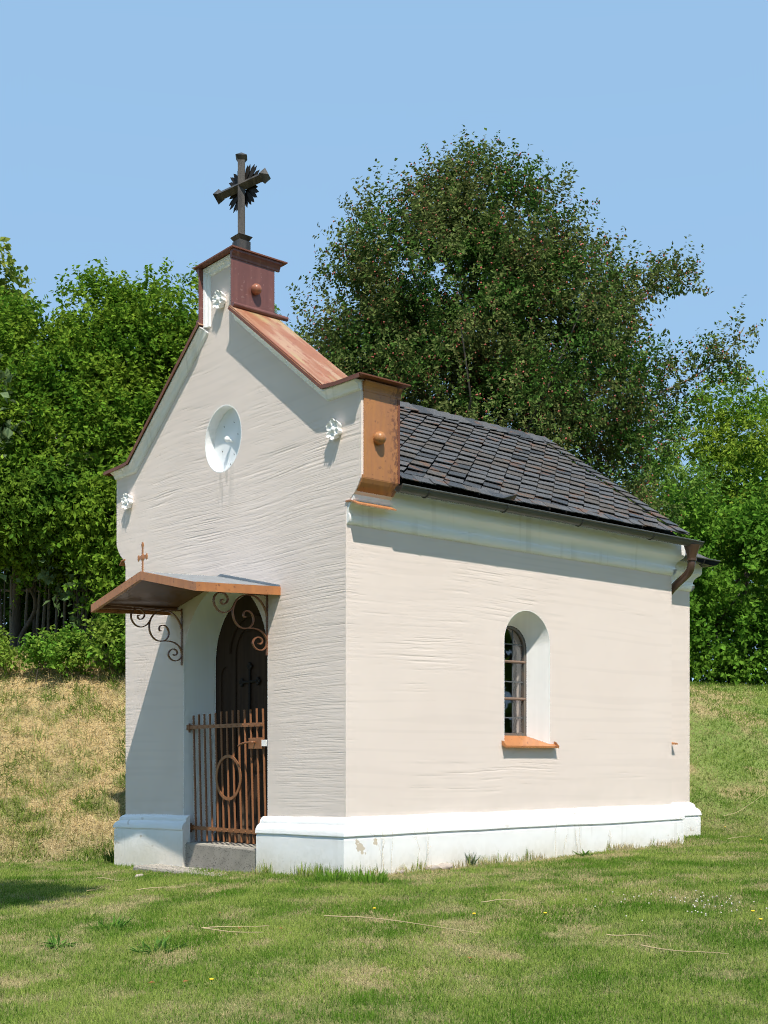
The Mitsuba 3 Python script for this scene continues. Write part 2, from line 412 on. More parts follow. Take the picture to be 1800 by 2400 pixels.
cut_door = loft_hull(dout, lambda a, z: (a, 0.0, z), din, lambda a, z: (a, 0.38, z)) + loft_hull(dout, lambda a, z: (a, -0.05, z), dout, lambda a, z: (a, 0.0, z)) + \
    loft_hull(din, lambda a, z: (a, 0.38, z), din, lambda a, z: (a, 0.44, z))
room = m3.Manifold.cube((3.75, 4.35, 3.4)).translate((-4.2, 0.60, 0.15))
RC = (-2.305, 4.90)                                       # round recess in the gable
ring = np.array([(RC[0] + 0.392 * math.cos(a), RC[1] + 0.388 * math.sin(a)) for a in np.linspace(0, 2 * PI, 64, endpoint=False)])
cut_round = extrude_front(ring, -0.05, 0.14)
wall = (gable + nave) - cut_win - cut_door - cut_round - room
add(CH, 'wall', wall, 'm_stucco')


def shell(outer_pts, inner_pts, fo, fi, name, parent, mat):
    """The thin lining between two rings."""
    o, i = np.array([fo(*p) for p in outer_pts]), np.array([fi(*p) for p in inner_pts])
    n = len(o)
    k = np.arange(n); k2 = (k + 1) % n
    q = np.stack([k, k2, n + k2, n + k], 1)
    return add(parent, name, (np.vstack([o, i]), q), mat, smooth=35)


# window: splayed white lining, leaded panes, bars and copper sill
WN = f'{CH}__window'
labels[WN] = {'label': 'tall arched leaded window in the side wall'}
wo, wi = arch_poly(WC, 0.38, 1.36, 2.52, 40), arch_poly(WC, 0.268, 1.455, 2.48, 40)
ringm = loft_hull(win_out, lambda a, z: (0.0, a, z), win_in, lambda a, z: (-0.27, a, z)) - loft_hull(wo, lambda a, z: (0.002, a, z), wi, lambda a, z: (-0.272, a, z))
add(WN, 'reveal', ringm, 'm_reveal', smooth=30)
XG = -0.275
fo_, fi_ = arch_poly(WC, 0.285, 1.44, 2.48, 40), arch_poly(WC, 0.238, 1.495, 2.48, 40)
fr = m3.Manifold.extrude(m3.CrossSection([fo_, fi_], m3.FillRule.EvenOdd), 0.04).transform(np.array([[0, 0, 1, XG - 0.045], [1, 0, 0, 0], [0, 1, 0, 0]], float))
add(WN, 'frame', fr, 'm_window_frame')
vx = [WC - 0.2355, WC - 0.0725 - 0.008, WC + 0.0725, WC + 0.2355]
vx = [WC - 0.238, WC - 0.145, WC, WC + 0.145, WC + 0.238]
vx = [WC - 0.238, WC - 0.077, WC + 0.068, WC + 0.2]
zs = [1.497, 1.675, 1.895, 2.098, 2.33, 2.538, 2.72]
inner_poly = Polygon(fi_)
for zi in range(6):
    for xi in range(4):
        a0 = [WC - 0.238, WC - 0.222, WC - 0.077, WC + 0.068][xi]
        a1 = [WC - 0.222, WC - 0.077, WC + 0.068, WC + 0.238][xi]
        cell = sbox(a0 + 0.004, zs[zi] + 0.004, a1 - 0.004, zs[zi + 1] - 0.004).intersection(inner_poly)
        if cell.is_empty or cell.area < 4e-4:
            continue
        v, f = trimesh.creation.triangulate_polygon(cell, engine='earcut')
        tx, tz = np.random.default_rng(zi * 7 + xi).normal(0, 0.006, 2)
        cx, cz = cell.centroid.x, cell.centroid.y
        add(WN, 'pane', (np.stack([np.full(len(v), XG - 0.03) + (v[:, 0] - cx) * tx + (v[:, 1] - cz) * tz, v[:, 0], v[:, 1]], 1), f), 'm_glass')
for z in (1.675, 2.098, 2.538):
    add(WN, 'lead_strip', boxm(XG - 0.034, XG - 0.024, WC - 0.237, WC + 0.237, z - 0.0065, z + 0.0065), 'm_lead')
for a, top in ((WC - 0.222, 2.55), (WC - 0.077, 2.70), (WC + 0.068, 2.70)):
    add(WN, 'lead_strip', boxm(XG - 0.0335, XG - 0.0235, a - 0.0065, a + 0.0065, 1.49, top), 'm_lead')
for z in (1.895, 2.33):
    add(WN, 'saddle_bar', tube([(XG - 0.012, WC - 0.262, z), (XG - 0.012, WC + 0.262, z + 0.004)], 0.016, 8), 'm_window_bar', smooth=40)
sv = [(-0.27, WC - 0.262, 1.462), (-0.27, WC + 0.262, 1.462), (0.002, WC + 0.376, 1.365), (0.002, WC - 0.376, 1.365), (0.075, WC + 0.46, 1.335), (0.075, WC - 0.43, 1.335), (0.005, WC + 0.46, 1.36), (0.005, WC - 0.43, 1.36)]
sill = m3.Manifold.hull_points(np.array([(-0.27, WC - 0.262, 1.464), (-0.27, WC + 0.262, 1.464), (0.0, WC + 0.374, 1.366), (0.0, WC - 0.374, 1.366), (-0.27, WC - 0.262, 1.45), (-0.27, WC + 0.262, 1.45), (0.0, WC + 0.374, 1.352), (0.0, WC - 0.374, 1.352)])) + \
    m3.Manifold.hull_points(np.array([(0.004, WC - 0.42, 1.366), (0.004, WC + 0.45, 1.366), (0.075, WC + 0.45, 1.34), (0.075, WC - 0.42, 1.34), (0.004, WC - 0.42, 1.350), (0.004, WC + 0.45, 1.350), (0.075, WC + 0.45, 1.318), (0.075, WC - 0.42, 1.318)]))
add(WN, 'sill', sill, 'm_copper')
for a in (WC - 0.42, WC + 0.45):
    add(WN, 'sill_end', m3.Manifold.hull_points(np.array([(0.004, a - 0.006, 1.35), (0.004, a - 0.006, 1.395), (0.03, a - 0.006, 1.39), (0.077, a - 0.006, 1.345), (0.077, a - 0.006, 1.316)] + [(0.004, a + 0.008, 1.35), (0.004, a + 0.008, 1.395), (0.03, a + 0.008, 1.39), (0.077, a + 0.008, 1.345), (0.077, a + 0.008, 1.316)])), 'm_copper')
# room inside
add(CH, 'interior', m3.Manifold.cube((3.70, 4.30, 3.35)).translate((-4.175, 0.625, 0.175)) - m3.Manifold.cube((3.66, 4.26, 3.31)).translate((-4.155, 0.645, 0.195)) -
    m3.Manifold.cube((0.4, 0.66, 1.45)).translate((-0.6, WC - 0.33, 1.4)), 'm_room')

# door with lining, mouldings and iron cross
DN = f'{CH}__door'
labels[DN] = {'label': 'dark carved wooden door deep in its arched recess'}
do2, di2 = arch_poly(DC, 0.894, 0.12, 2.32, 48), arch_poly(DC, 0.772, 0.12, 2.37, 48)
lining = loft_hull(dout, lambda a, z: (a, 0.0, z), din, lambda a, z: (a, 0.38, z)) - loft_hull(do2, lambda a, z: (a, -0.002, z), di2, lambda a, z: (a, 0.382, z)) - m3.Manifold.cube((3, 1, 1)).translate((-4, -0.3, -0.85))
add(CH, 'door_reveal', lining, 'm_reveal', smooth=30)
dp = arch_poly(DC, 0.785, 0.2, 2.37, 40)
leaf = extrude_front(dp, 0.385, 0.43)
panels = [[(DC - 0.66, 0.34), (DC - 0.44, 0.34), (DC - 0.44, 1.05), (DC - 0.66, 1.05)], [(DC + 0.44, 0.34), (DC + 0.66, 0.34), (DC + 0.66, 1.05), (DC + 0.44, 1.05)],
          [(DC - 0.34, 0.34), (DC + 0.34, 0.34), (DC + 0.34, 1.05), (DC - 0.34, 1.05)]]
for s in (-1, 1):
    panels.append(arch_poly(DC + s * 0.55, 0.11, 1.18, 2.20, 14))
panels.append(arch_poly(DC, 0.34, 1.18, 2.42, 24))
for pnl in panels:
    leaf = leaf - extrude_front(pnl, 0.37, 0.40)
add(DN, 'leaf', leaf, 'm_door')
for pnl in panels:
    P_ = Polygon(pnl)
    inner = np.array(P_.buffer(-0.035).exterior.coords)[:-1]
    core = np.array(P_.buffer(-0.06).exterior.coords)[:-1]
    add(DN, 'panel', m3.Manifold.hull_points(np.vstack([np.stack([inner[:, 0], inner[:, 0] * 0 + 0.401, inner[:, 1]], 1), np.stack([core[:, 0], core[:, 0] * 0 + 0.391, core[:, 1]], 1)])), 'm_door')
arcs = [(DC + 0.46 * math.cos(a), 0.378, 2.42 + 0.46 * math.sin(a)) for a in np.linspace(0.1, PI - 0.1, 30)]
add(DN, 'moulding', tube(arcs, 0.02, 6), 'm_door', smooth=40)
xx = DC - 0.02
cr = [tube([(xx, 0.372, 1.55), (xx, 0.372, 2.26)], 0.016, 6), tube([(xx - 0.16, 0.372, 2.10), (xx + 0.16, 0.372, 2.10)], 0.016, 6)]
for cx_, cz_ in ((xx, 2.28), (xx - 0.17, 2.10), (xx + 0.17, 2.10), (xx, 1.53)):
    for dx_, dz_ in ((0.028, 0), (-0.028, 0), (0, 0.028), (0, -0.028)):
        cr.append(ball((cx_ + dx_, 0.372, cz_ + dz_), 0.026, 1, (1, 0.5, 1)))
add(DN, 'iron_cross', cat(cr), 'm_door_iron', smooth=40)
add(DN, 'kick_rail', boxm(DC - 0.76, DC + 0.76, 0.35, 0.384, 0.2, 0.29), 'm_door')

# granite step and the flat slab before it
add(CH, 'step', rbox(-3.08, -1.40, -0.065, 0.42, -0.45, 0.19, 0.018), 'm_granite', label='grey granite step under the gate')
slab = rbox(-3.62, -1.22, -0.46, -0.03, -0.5, -0.100, 0.025)
sx, sy = thing('doorstep_slab', 'flat grey stone slab half sunk in grass before the chapel step', 'stone slab'), None
scene[sx] = mikit.ply(slab, 'm_granite')


# plinth
def plinth_shear(m):
    v, f, _ = meshkit.arrays(m)
    v = v.copy()
    top = np.clip((v[:, 2] + 0.1) / 0.6, 0, 1)
    v[:, 2] += top * (np.interp(v[:, 0], [-4.75, 0.0], [-0.115, 0.0]) + np.interp(v[:, 1], [0, 6], [0, 0.02]))
    P = v * np.array([2.2, 2.2, 5.0])
    v += (meshkit.fbm(P, 2, seed=9) - 0.5)[:, None] * np.array([0.012, 0.012, 0.018])
    return tm(v, f)


PLP = [(0.0, 0.59), (0.028, 0.578), (0.05, 0.555), (0.058, 0.528), (0.056, 0.515), (0.07, 0.508), (0.092, 0.49), (0.108, 0.46), (0.116, 0.43), (0.118, 0.405), (0.112, 0.398), (0.094, 0.396), (0.094, 0.386), (0.104, 0.378), (0.108, 0.36), (0.106, 0.1), (0.112, -0.55), (0.0, -0.55)]


def dense(path, step=0.25):
    out = []
    for a, b in zip(path[:-1], path[1:]):
        a, b = np.array(a, float), np.array(b, float)
        n = max(1, int(np.linalg.norm(b - a) / step))
        out += [a + (b - a) * i / n for i in range(n)]
    return np.array(out + [np.array(path[-1], float)])


for path in ([(-1.465, 0), (0, 0), (0, 5.36), (-0.6, 5.36)], [(-4.65, 4.5), (-4.65, 0), (-3.03, 0)], [(-0.75, 5.35), (-0.75, 6.77), (-3.9, 6.77), (-3.9, 5.35)]):
    add(CH, 'plinth', plinth_shear(sweep(dense(path), PLP, PLAN)), 'm_white', smooth=28)

# choir behind the nave
choir = m3.Manifold.cube((3.15, 1.62, 4.45)).translate((-3.9, 5.15, -0.5)) - m3.Manifold.cube((2.6, 1.2, 3.5)).translate((-3.6, 5.3, 0.1))
add(CH, 'choir_wall', choir - m3.Manifold.cube((0.22, 0.66, 1.4)).translate((-0.93, 5.62, 1.4)), 'm_stucco')
add(CH, 'choir_sill', m3.Manifold.hull_points(np.array([(-0.9, 5.60, 1.47), (-0.9, 6.30, 1.47), (-0.66, 6.38, 1.42), (-0.66, 5.55, 1.42), (-0.9, 5.60, 1.455), (-0.9, 6.30, 1.455), (-0.66, 6.38, 1.40), (-0.66, 5.55, 1.40)])), 'm_copper')
CORN = [(0.0, 3.57), (0.018, 3.575), (0.034, 3.59), (0.046, 3.615), (0.05, 3.64), (0.047, 3.664), (0.034, 3.675), (0.034, 3.695), (0.046, 3.73), (0.074, 3.765), (0.102, 3.787), (0.112, 3.80), (0.12, 3.815), (0.123, 3.84), (0.123, 3.985), (0.0, 3.985)]


def dense_mesh(m, size=0.09):
    v, f, _ = meshkit.arrays(m)
    return tm(*trimesh.remesh.subdivide_to_size(v, f, size))


def wob(m, amp=0.006, s=1.3):
    v, f, _ = meshkit.arrays(m)
    v = v + (meshkit.fbm(v * s, 2, seed=4) - 0.5)[:, None] * np.array([amp, amp * 0.3, amp])
    return tm(v, f)


add(CH, 'cornice', wob(sweep(dense([(0, 0.006), (0, 5.36), (-0.6, 5.36)]), CORN, PLAN)), 'm_white', smooth=32)
add(CH, 'cornice', wob(sweep(dense([(-4.05, 5.36), (-4.65, 5.36), (-4.65, 0.6)]), CORN, PLAN)), 'm_white', smooth=32)
add(CH, 'cornice', wob(sweep(dense([(-0.75, 5.45), (-0.75, 6.77), (-3.9, 6.77), (-3.9, 5.45)]), CORN, PLAN)), 'm_white', smooth=32)

# gable: white cavetto under the coping, copper coping, caps, claddings
GM = [(0.0, -0.098), (-0.016, -0.096), (-0.024, -0.086), (-0.034, -0.066), (-0.048, -0.046), (-0.070, -0.034), (-0.084, -0.03), (-0.094, -0.014), (-0.096, 0.003), (0.0, 0.003)]
GM2 = [(0.0, -0.052), (-0.03, -0.05), (-0.045, -0.04), (-0.055, -0.026), (-0.085, -0.02), (-0.095, -0.008), (-0.096, 0.003), (0.0, 0.003)]
for s in (1, -1):
    prof = [(-a * s, h) for a, h in GM]
    m = sweep([(C + s * 0.345, 6.278), (C + s * 2.065, 4.975), (C + s * 2.575, 4.97)], prof, FRONT)
    add(CH, 'gable_moulding', wob(m, 0.008, 2.0), 'm_white', smooth=30)
    m = sweep([(C, 6.955), (C + s * 0.333, 6.955), (C + s * 0.333, 6.27)], [(-a * s, h) for a, h in GM2], FRONT)
    add(CH, 'block_frame', wob(dense_mesh(m), 0.005, 4.0), 'm_white', smooth=30)
SHEET = [(0.0, -0.128), (0.0, 0.55), (-0.012, 0.55), (-0.012, -0.116), (0.034, -0.116), (0.034, -0.128)]
for s in (1, -1):
    pth = [(C + s * 0.34, 6.318), (C + s * 2.085, 5.003)]
    prof = [(a * s, h) for a, h in SHEET]
    add(CH, 'coping', sweep(pth, prof, FRONT), 'm_rake_copper', label='copper coping on the sloping gable edge')
    pth = [(C + s * 2.072, 5.008), (C + s * 2.30, 4.992), (C + s * 2.695, 4.982)]
    m = sweep(pth, [(a * s, h) for a, h in SHEET], FRONT)
    add(CH, 'shoulder_cap', wob(m, 0.022, 5.0), 'm_dark_copper')
    # right and left piers: cladding, cavetto under the cap, knob, curved foot
    x = C + s * 2.57
    PAN = [(0.002, 0.03), (0.014, 0.03), (0.014, 0.488), (0.002, 0.488)]
    add(CH, 'pier_cladding', sweep([(x, 4.88), (x, 4.005)] if s > 0 else [(x, 4.005), (x, 4.88)], [(-a, h) for a, h in PAN] if True else PAN, FRONT), 'm_pier_copper',
        label='ochre painted copper cladding on the shoulder pier' if s > 0 else None)
    cav = [(x + s * a, z) for a, z in ((0.002, 4.865), (0.018, 4.867), (0.02, 4.89), (0.026, 4.915), (0.04, 4.94), (0.052, 4.955), (0.052, 4.968), (0.0, 4.968))]
    add(CH, 'pier_cornice', extrude_front(cav if s > 0 else cav[::-1], 0.02, 0.51), 'm_pier_copper')
    add(CH, 'knob', ball((x + s * 0.045, 0.205, 4.415), 0.066, 4), 'm_pier_copper', smooth=True)
    foot = [(2.50, 4.03), (2.583, 4.03), (2.581, 3.995), (2.562, 3.955), (2.525, 3.918), (2.48, 3.882), (2.44, 3.86), (2.43, 3.845), (2.438, 3.83), (2.425, 3.81), (2.40, 3.795), (2.40, 3.775), (2.30, 3.775), (2.30, 3.9)]
    foot = [(C + s * a, z) for a, z in foot]
    add(CH, 'pier_foot', extrude_front(foot if s > 0 else foot[::-1], 0.012, 0.493), 'm_pier_copper')
    led = [(C + s * a, z) for a, z in ((2.33, 3.805), (2.42, 3.80), (2.53 if s > 0 else 2.47, 3.748), (2.53 if s > 0 else 2.47, 3.735), (2.42, 3.785), (2.33, 3.79))]
    add(CH, 'drip_ledge', extrude_front(led if s > 0 else led[::-1], -0.012, 0.50), 'm_copper')
    add(CH, 'pier_flange', boxm(x - s * 0.0, x + s * 0.02, 0.470, 0.497, 4.0, 4.86), 'm_dark_copper')
    # top block
    xb = C + s * 0.335
    add(CH, 'block_cladding', boxm(xb + s * 0.002, xb + s * 0.020, -0.10, 0.492, 6.29, 6.95), 'm_burgundy', label='wine red copper side of the gable top block')
    cav = [(xb + s * a, z) for a, z in ((0.0, 6.872), (0.028, 6.872), (0.032, 6.895), (0.05, 6.925), (0.07, 6.94), (0.07, 6.962), (0.0, 6.962))]
    add(CH, 'block_cornice', extrude_front(cav if s > 0 else cav[::-1], -0.105, 0.56), 'm_burgundy')
    add(CH, 'roll_moulding', tube([(xb + s * 0.045, -0.10, 6.335), (xb + s * 0.045, 0.655, 6.335)], 0.028, 14), 'm_burgundy', smooth=40)
    add(CH, 'knob', ball((xb + s * 0.058, 0.215, 6.575), 0.062, 4), 'm_burgundy_knob', smooth=True)
cap = m3.Manifold.hull_points(np.array([(C + sx_ * 0.425, y_, 6.966) for sx_ in (1, -1) for y_ in (-0.135, 0.63)] + [(C + sx_ * 0.425, y_, 6.982) for sx_ in (1, -1) for y_ in (-0.135, 0.63)] + [(C + sx_ * 0.10, y_, 7.05) for sx_ in (1, -1) for y_ in (0.18, 0.38)]))
add(CH, 'block_cap', cap, 'm_dark_copper')
add(CH, 'block_back', boxm(C - 0.334, C + 0.334, 0.49, 0.50, 6.2, 6.965), 'm_burgundy')


# plaster rosettes
def rosette(cx, cz, R=0.105, phase=0.0):
    nr, nt = 14, 96
    r = np.linspace(0, 1, nr)
    t = np.linspace(0, 2 * PI, nt, endpoint=False)
    RR, TT = np.meshgrid(r, t, indexing='ij')
    pet = 0.5 + 0.5 * np.cos(6 * TT + phase)
    rad = RR * R * (1 - 0.24 * (1 - pet) ** 1.5 * RR)
    h = 0.085 + 0.0 * RR
    h = np.where(RR < 0.28, 0.098 + 0.034 * np.sqrt(np.clip(1 - (RR / 0.28) ** 2, 0, 1)), 0.078 + 0.042 * ((RR - 0.28) / 0.72) ** 1.6 * (0.55 + 0.45 * pet) - 0.028 * pet * np.sin(np.clip((RR - 0.28) / 0.72, 0, 1) * PI) + 0.016 * (1 - pet))
    h = h + 0.012 * np.cos(18 * TT + 2) * RR ** 3
    h = h * 0.66
    front = np.stack([cx + rad * np.sin(TT), -h, cz + rad * 1.06 * np.cos(TT)], -1).reshape(-1, 3)
    back = np.stack([cx + rad[-1] * 0.72 * np.sin(t), np.full(nt, 0.004), cz + rad[-1] * 0.72 * 1.06 * np.cos(t)], -1)
    v = np.vstack([front, back])
    i, j = np.meshgrid(np.arange(nr), np.arange(nt), indexing='ij')
    q = np.stack([i * nt + j, i * nt + (j + 1) % nt, (i + 1) * nt + (j + 1) % nt, (i + 1) * nt + j], -1).reshape(-1, 4)
    return v, q


for cx_, cz_, ph in ((-0.13, 4.545, 0.3), (-4.52, 4.53, 1.1), (-2.31, 6.50, 0.8)):
    add(CH, 'rosette', rosette(cx_, cz_, phase=ph), 'm_plaster_ornament', smooth=35)

# round recess: white lining, metal disc with knob
RD = f'{CH}__roundel'
labels[RD] = {'label': 'round white recess in the gable with a small central knob'}
a_ = np.linspace(0, 2 * PI, 65)[:-1]
lin = extrude_front(ring, -0.001, 0.139) - extrude_front(np.array([(RC[0] + 0.38 * math.cos(a), RC[1] + 0.376 * math.sin(a)) for a in a_]), -0.1, 0.3)
add(RD, 'lining', lin, 'm_reveal', smooth=30)
add(RD, 'disc', extrude_front(np.array([(RC[0] + 0.379 * math.cos(a), RC[1] + 0.375 * math.sin(a)) for a in a_]), 0.123, 0.138), bsdf('m_disc', {'type': 'twosided', 'bsdf': {'type': 'principled', 'base_color': {'type': 'rgb', 'value': [0.72, 0.745, 0.77]}, 'roughness': 0.5}}))
add(RD, 'knob', cat([tube([(RC[0] + 0.01, 0.125, RC[1] - 0.01), (RC[0] + 0.01, 0.06, RC[1] - 0.005)], 0.016, 10), ball((RC[0] + 0.01, 0.052, RC[1]), 0.034, 3)]), 'm_plaster_ornament', smooth=40)
for k, (dx_, dz_) in enumerate(((0.05, 0.2), (-0.16, 0.19), (0.13, 0.05), (-0.2, -0.09), (0.05, -0.17), (-0.03, -0.27), (0.2, -0.2))):
    add(RD, 'hole', ball((RC[0] + dx_, 0.124, RC[1] + dz_), 0.008, 1), 'm_gutter_hook')

# cross on the gable
CX = f'{CH}__gable_cross'
labels[CX] = {'label': 'dark metal cross with sunburst rays on the gable top'}
cc = np.array([C + 0.02, 0.255])


def at_cross(m, turn=math.radians(9)):
    v, f, _ = meshkit.arrays(m)
    c, s = math.cos(turn), math.sin(turn)
    x, y = v[:, 0], v[:, 1]
    return tm(np.stack([cc[0] + c * x - s * y, cc[1] + s * x + c * y, v[:, 2]], 1), f)


def frus(w0, w1, z0, z1):
    return m3.Manifold.hull_points(np.array([(sx_ * w0 / 2, sy_ * w0 / 2, z0) for sx_ in (1, -1) for sy_ in (1, -1)] + [(sx_ * w1 / 2, sy_ * w1 / 2, z1) for sx_ in (1, -1) for sy_ in (1, -1)]))


add(CX, 'base', at_cross(cat([frus(0.20, 0.17, 7.0, 7.135), frus(0.155, 0.155, 7.136, 7.245)]), 0.0), 'm_cross')
add(CX, 'base_cap', at_cross(cat([frus(0.125, 0.19, 7.246, 7.30), frus(0.19, 0.07, 7.301, 7.335)]), 0.0), 'm_cross')
DG = 0.057                                               # half diagonal of the bars, set ridge to the front


def bar_v(z0, z1):
    return m3.Manifold.hull_points(np.array([(DG * a, DG * b, z) for z in (z0, z1) for a, b in ((1, 0), (-1, 0), (0, 1), (0, -1))]))


def bar_h(x0, x1, z):
    return m3.Manifold.hull_points(np.array([(x, DG * b, z + DG * a) for x in (x0, x1) for a, b in ((1, 0), (-1, 0), (0, 1), (0, -1))]))


ZA = 7.90
add(CX, 'shaft', at_cross(bar_v(7.32, 8.20)), 'm_cross')
add(CX, 'arm', at_cross(bar_h(-0.36, -0.001, ZA) + bar_h(0.001, 0.36, ZA)), 'm_cross')
add(CX, 'finial', at_cross(m3.Manifold.hull_points(np.array([(DG * 0.9 * a, DG * 0.9 * b, 8.19) for a, b in ((1, 0), (-1, 0), (0, 1), (0, -1))] + [(1.65 * DG * a, 1.65 * DG * b, 8.245) for a, b in ((1, 0), (-1, 0), (0, 1), (0, -1))] + [(0, 0, 8.30)]))), 'm_cross')
for s in (-1, 1):
    add(CX, 'finial', at_cross(m3.Manifold.hull_points(np.array([(s * 0.35, DG * 0.9 * b, ZA + DG * 0.9 * a) for a, b in ((1, 0), (-1, 0), (0, 1), (0, -1))] + [(s * 0.40, 1.65 * DG * b, ZA + 1.65 * DG * a) for a, b in ((1, 0), (-1, 0), (0, 1), (0, -1))] + [(s * 0.46, 0, ZA)]))), 'm_cross')
rng = np.random.default_rng(5)
for qd in range(4):
    for k in range(6):
        ang = qd * PI / 2 + math.radians(14 + k * 12.4)
        L = 0.245 + 0.05 * math.sin((k + 0.5) / 6 * PI) + rng.uniform(-0.02, 0.02)
        wv = 0.026
        d_, n_ = np.array([math.cos(ang), math.sin(ang)]), np.array([-math.sin(ang), math.cos(ang)])
        pts = [d_ * 0.05 - n_ * 0.006, d_ * L * 0.62 - n_ * wv, d_ * L * 0.85 - n_ * wv * 0.8, d_ * L, d_ * L * 0.82 + n_ * wv * 0.9, d_ * L * 0.55 + n_ * wv, d_ * 0.05 + n_ * 0.006]
        pts = [(p[0], 0.03 + 0.012 * (k % 2), ZA + p[1]) for p in pts] + [(p[0], 0.036 + 0.012 * (k % 2), ZA + p[1]) for p in pts]
        add(CX, 'ray', at_cross(m3.Manifold.hull_points(np.array(pts))), 'm_cross_rays')

# canopy over the door
CA = f'{CH}__canopy'
labels[CA] = {'label': 'small gabled metal canopy over the door on scrolled brackets'}


def droop(m):
    v, f, _ = meshkit.arrays(m)
    v = v.copy(); v[:, 2] += 0.045 * v[:, 1]
    return tm(v, f)


top = [(C - 1.17, 3.055), (C, 3.305), (C + 1.17, 3.055)]
lo = lambda d: [(x, z - d) for x, z in top]
add(CA, 'roof_sheet', droop(extrude_front(np.array(lo(0.012) + lo(0.0)[::-1])[[0, 1, 2, 3, 4, 5]], -1.05, -0.003)), 'm_zinc')
fas = np.array(lo(0.085) + lo(-0.003)[::-1])
add(CA, 'fascia', droop(extrude_front(fas, -1.063, -1.051)), 'm_copper')
for s in (-1, 1):
    x = C + s * 1.17
    add(CA, 'fascia', droop(boxm(x, x + s * 0.013, -1.063, -0.003, 2.966, 3.06)), 'm_copper')
add(CA, 'soffit', droop(extrude_front(np.array(lo(0.05) + lo(0.02)[::-1]), -1.045, -0.003)), 'm_soffit')
add(CA, 'lip', droop(extrude_front(np.array(lo(0.088) + lo(0.0845)[::-1]), -1.064, -1.02)), 'm_copper')
MAIN = [(-0.004, 2.753), (-0.036, 2.844), (-0.09, 2.918), (-0.16, 2.963), (-0.266, 2.974), (-0.371, 2.935), (-0.437, 2.846), (-0.449, 2.738), (-0.405, 2.648), (-0.319, 2.605), (-0.245, 2.616), (-0.19, 2.678), (-0.201, 2.763), (-0.261, 2.800), (-0.312, 2.776), (-0.312, 2.732), (-0.284, 2.731)]
FRO = [(-0.431, 2.862), (-0.474, 2.797), (-0.543, 2.761), (-0.611, 2.764), (-0.666, 2.806), (-0.693, 2.872), (-0.671, 2.939), (-0.611, 2.97), (-0.543, 2.952), (-0.515, 2.902), (-0.545, 2.855), (-0.592, 2.853), (-0.604, 2.884), (-0.576, 2.894)]
LOW = [(-0.30, 2.607), (-0.196, 2.613), (-0.107, 2.598), (-0.036, 2.548), (-0.008, 2.479), (-0.024, 2.416), (-0.09, 2.381), (-0.16, 2.4), (-0.192, 2.453), (-0.169, 2.501), (-0.107, 2.52), (-0.07, 2.483), (-0.098, 2.447), (-0.123, 2.457)]


def ribbon(pts, x, w=0.030, th=0.011, n=70):
    p = spline(pts, n)
    t = np.gradient(p, axis=0); t /= np.linalg.norm(t, axis=1, keepdims=True)
    nn = np.stack([t[:, 1], -t[:, 0]], 1) * th / 2
    ring_ = [(x - w / 2, p + nn), (x + w / 2, p + nn), (x + w / 2, p - nn), (x - w / 2, p - nn)]
    v = np.stack([np.column_stack([np.full(n, xx_), q]) for xx_, q in ring_], 1).reshape(-1, 3)
    i, j = np.meshgrid(np.arange(n - 1), np.arange(4), indexing='ij')
    q = np.stack([i * 4 + j, i * 4 + (j + 1) % 4, (i + 1) * 4 + (j + 1) % 4, (i + 1) * 4 + j], -1).reshape(-1, 4)
    return tm(v, np.vstack([q[:, [0, 1, 2]], q[:, [0, 2, 3]]]))


for s in (-1, 1):
    x = C + s * 0.91 + 0.015
    iron = [ribbon(MAIN, x), ribbon(FRO, x), ribbon(LOW, x), boxm(x - 0.014, x + 0.014, -0.012, -0.003, 2.33, 3.02), boxm(x - 0.014, x + 0.014, -1.0, -0.01, 2.985, 3.0)]
    add(CA, 'bracket', cat(iron), 'm_scroll_iron', smooth=30)
    xe = C + s * 1.02
    add(CA, 'purlin', droop(boxm(xe - 0.02, xe + 0.02, -1.02, -0.004, 3.002, 3.035)), 'm_scroll_iron')
cz0 = 3.255
ccr = [boxm(C - 0.014, C + 0.014, -1.035, -1.027, cz0, cz0 + 0.28), boxm(C - 0.085, C + 0.085, -1.035, -1.027, cz0 + 0.143, cz0 + 0.182)]
for ex, ez in ((0, 0.295), (-0.092, 0.1625), (0.092, 0.1625)):
    ccr.append(trimesh.Trimesh(*meshkit.arrays(ball((C + ex, -1.031, cz0 + ez), 0.029, 2, (0.95 if ex == 0 else 0.75, 0.25, 1.35 if ex == 0 else 1.3)))[:2], process=False))
ccr.append(trimesh.Trimesh(*meshkit.arrays(ball((C, -1.031, cz0 + 0.1625), 0.042, 2, (1, 0.22, 1)))[:2], process=False))
add(CA, 'small_cross', cat(ccr), 'm_copper', smooth=35)
add(CA, 'flashing', droop(extrude_front(np.array([(C - 1.17, 3.058), (C, 3.308), (C + 1.17, 3.058), (C + 1.17, 3.08), (C, 3.335), (C - 1.17, 3.08)]), -0.02, -0.003)), 'm_zinc')

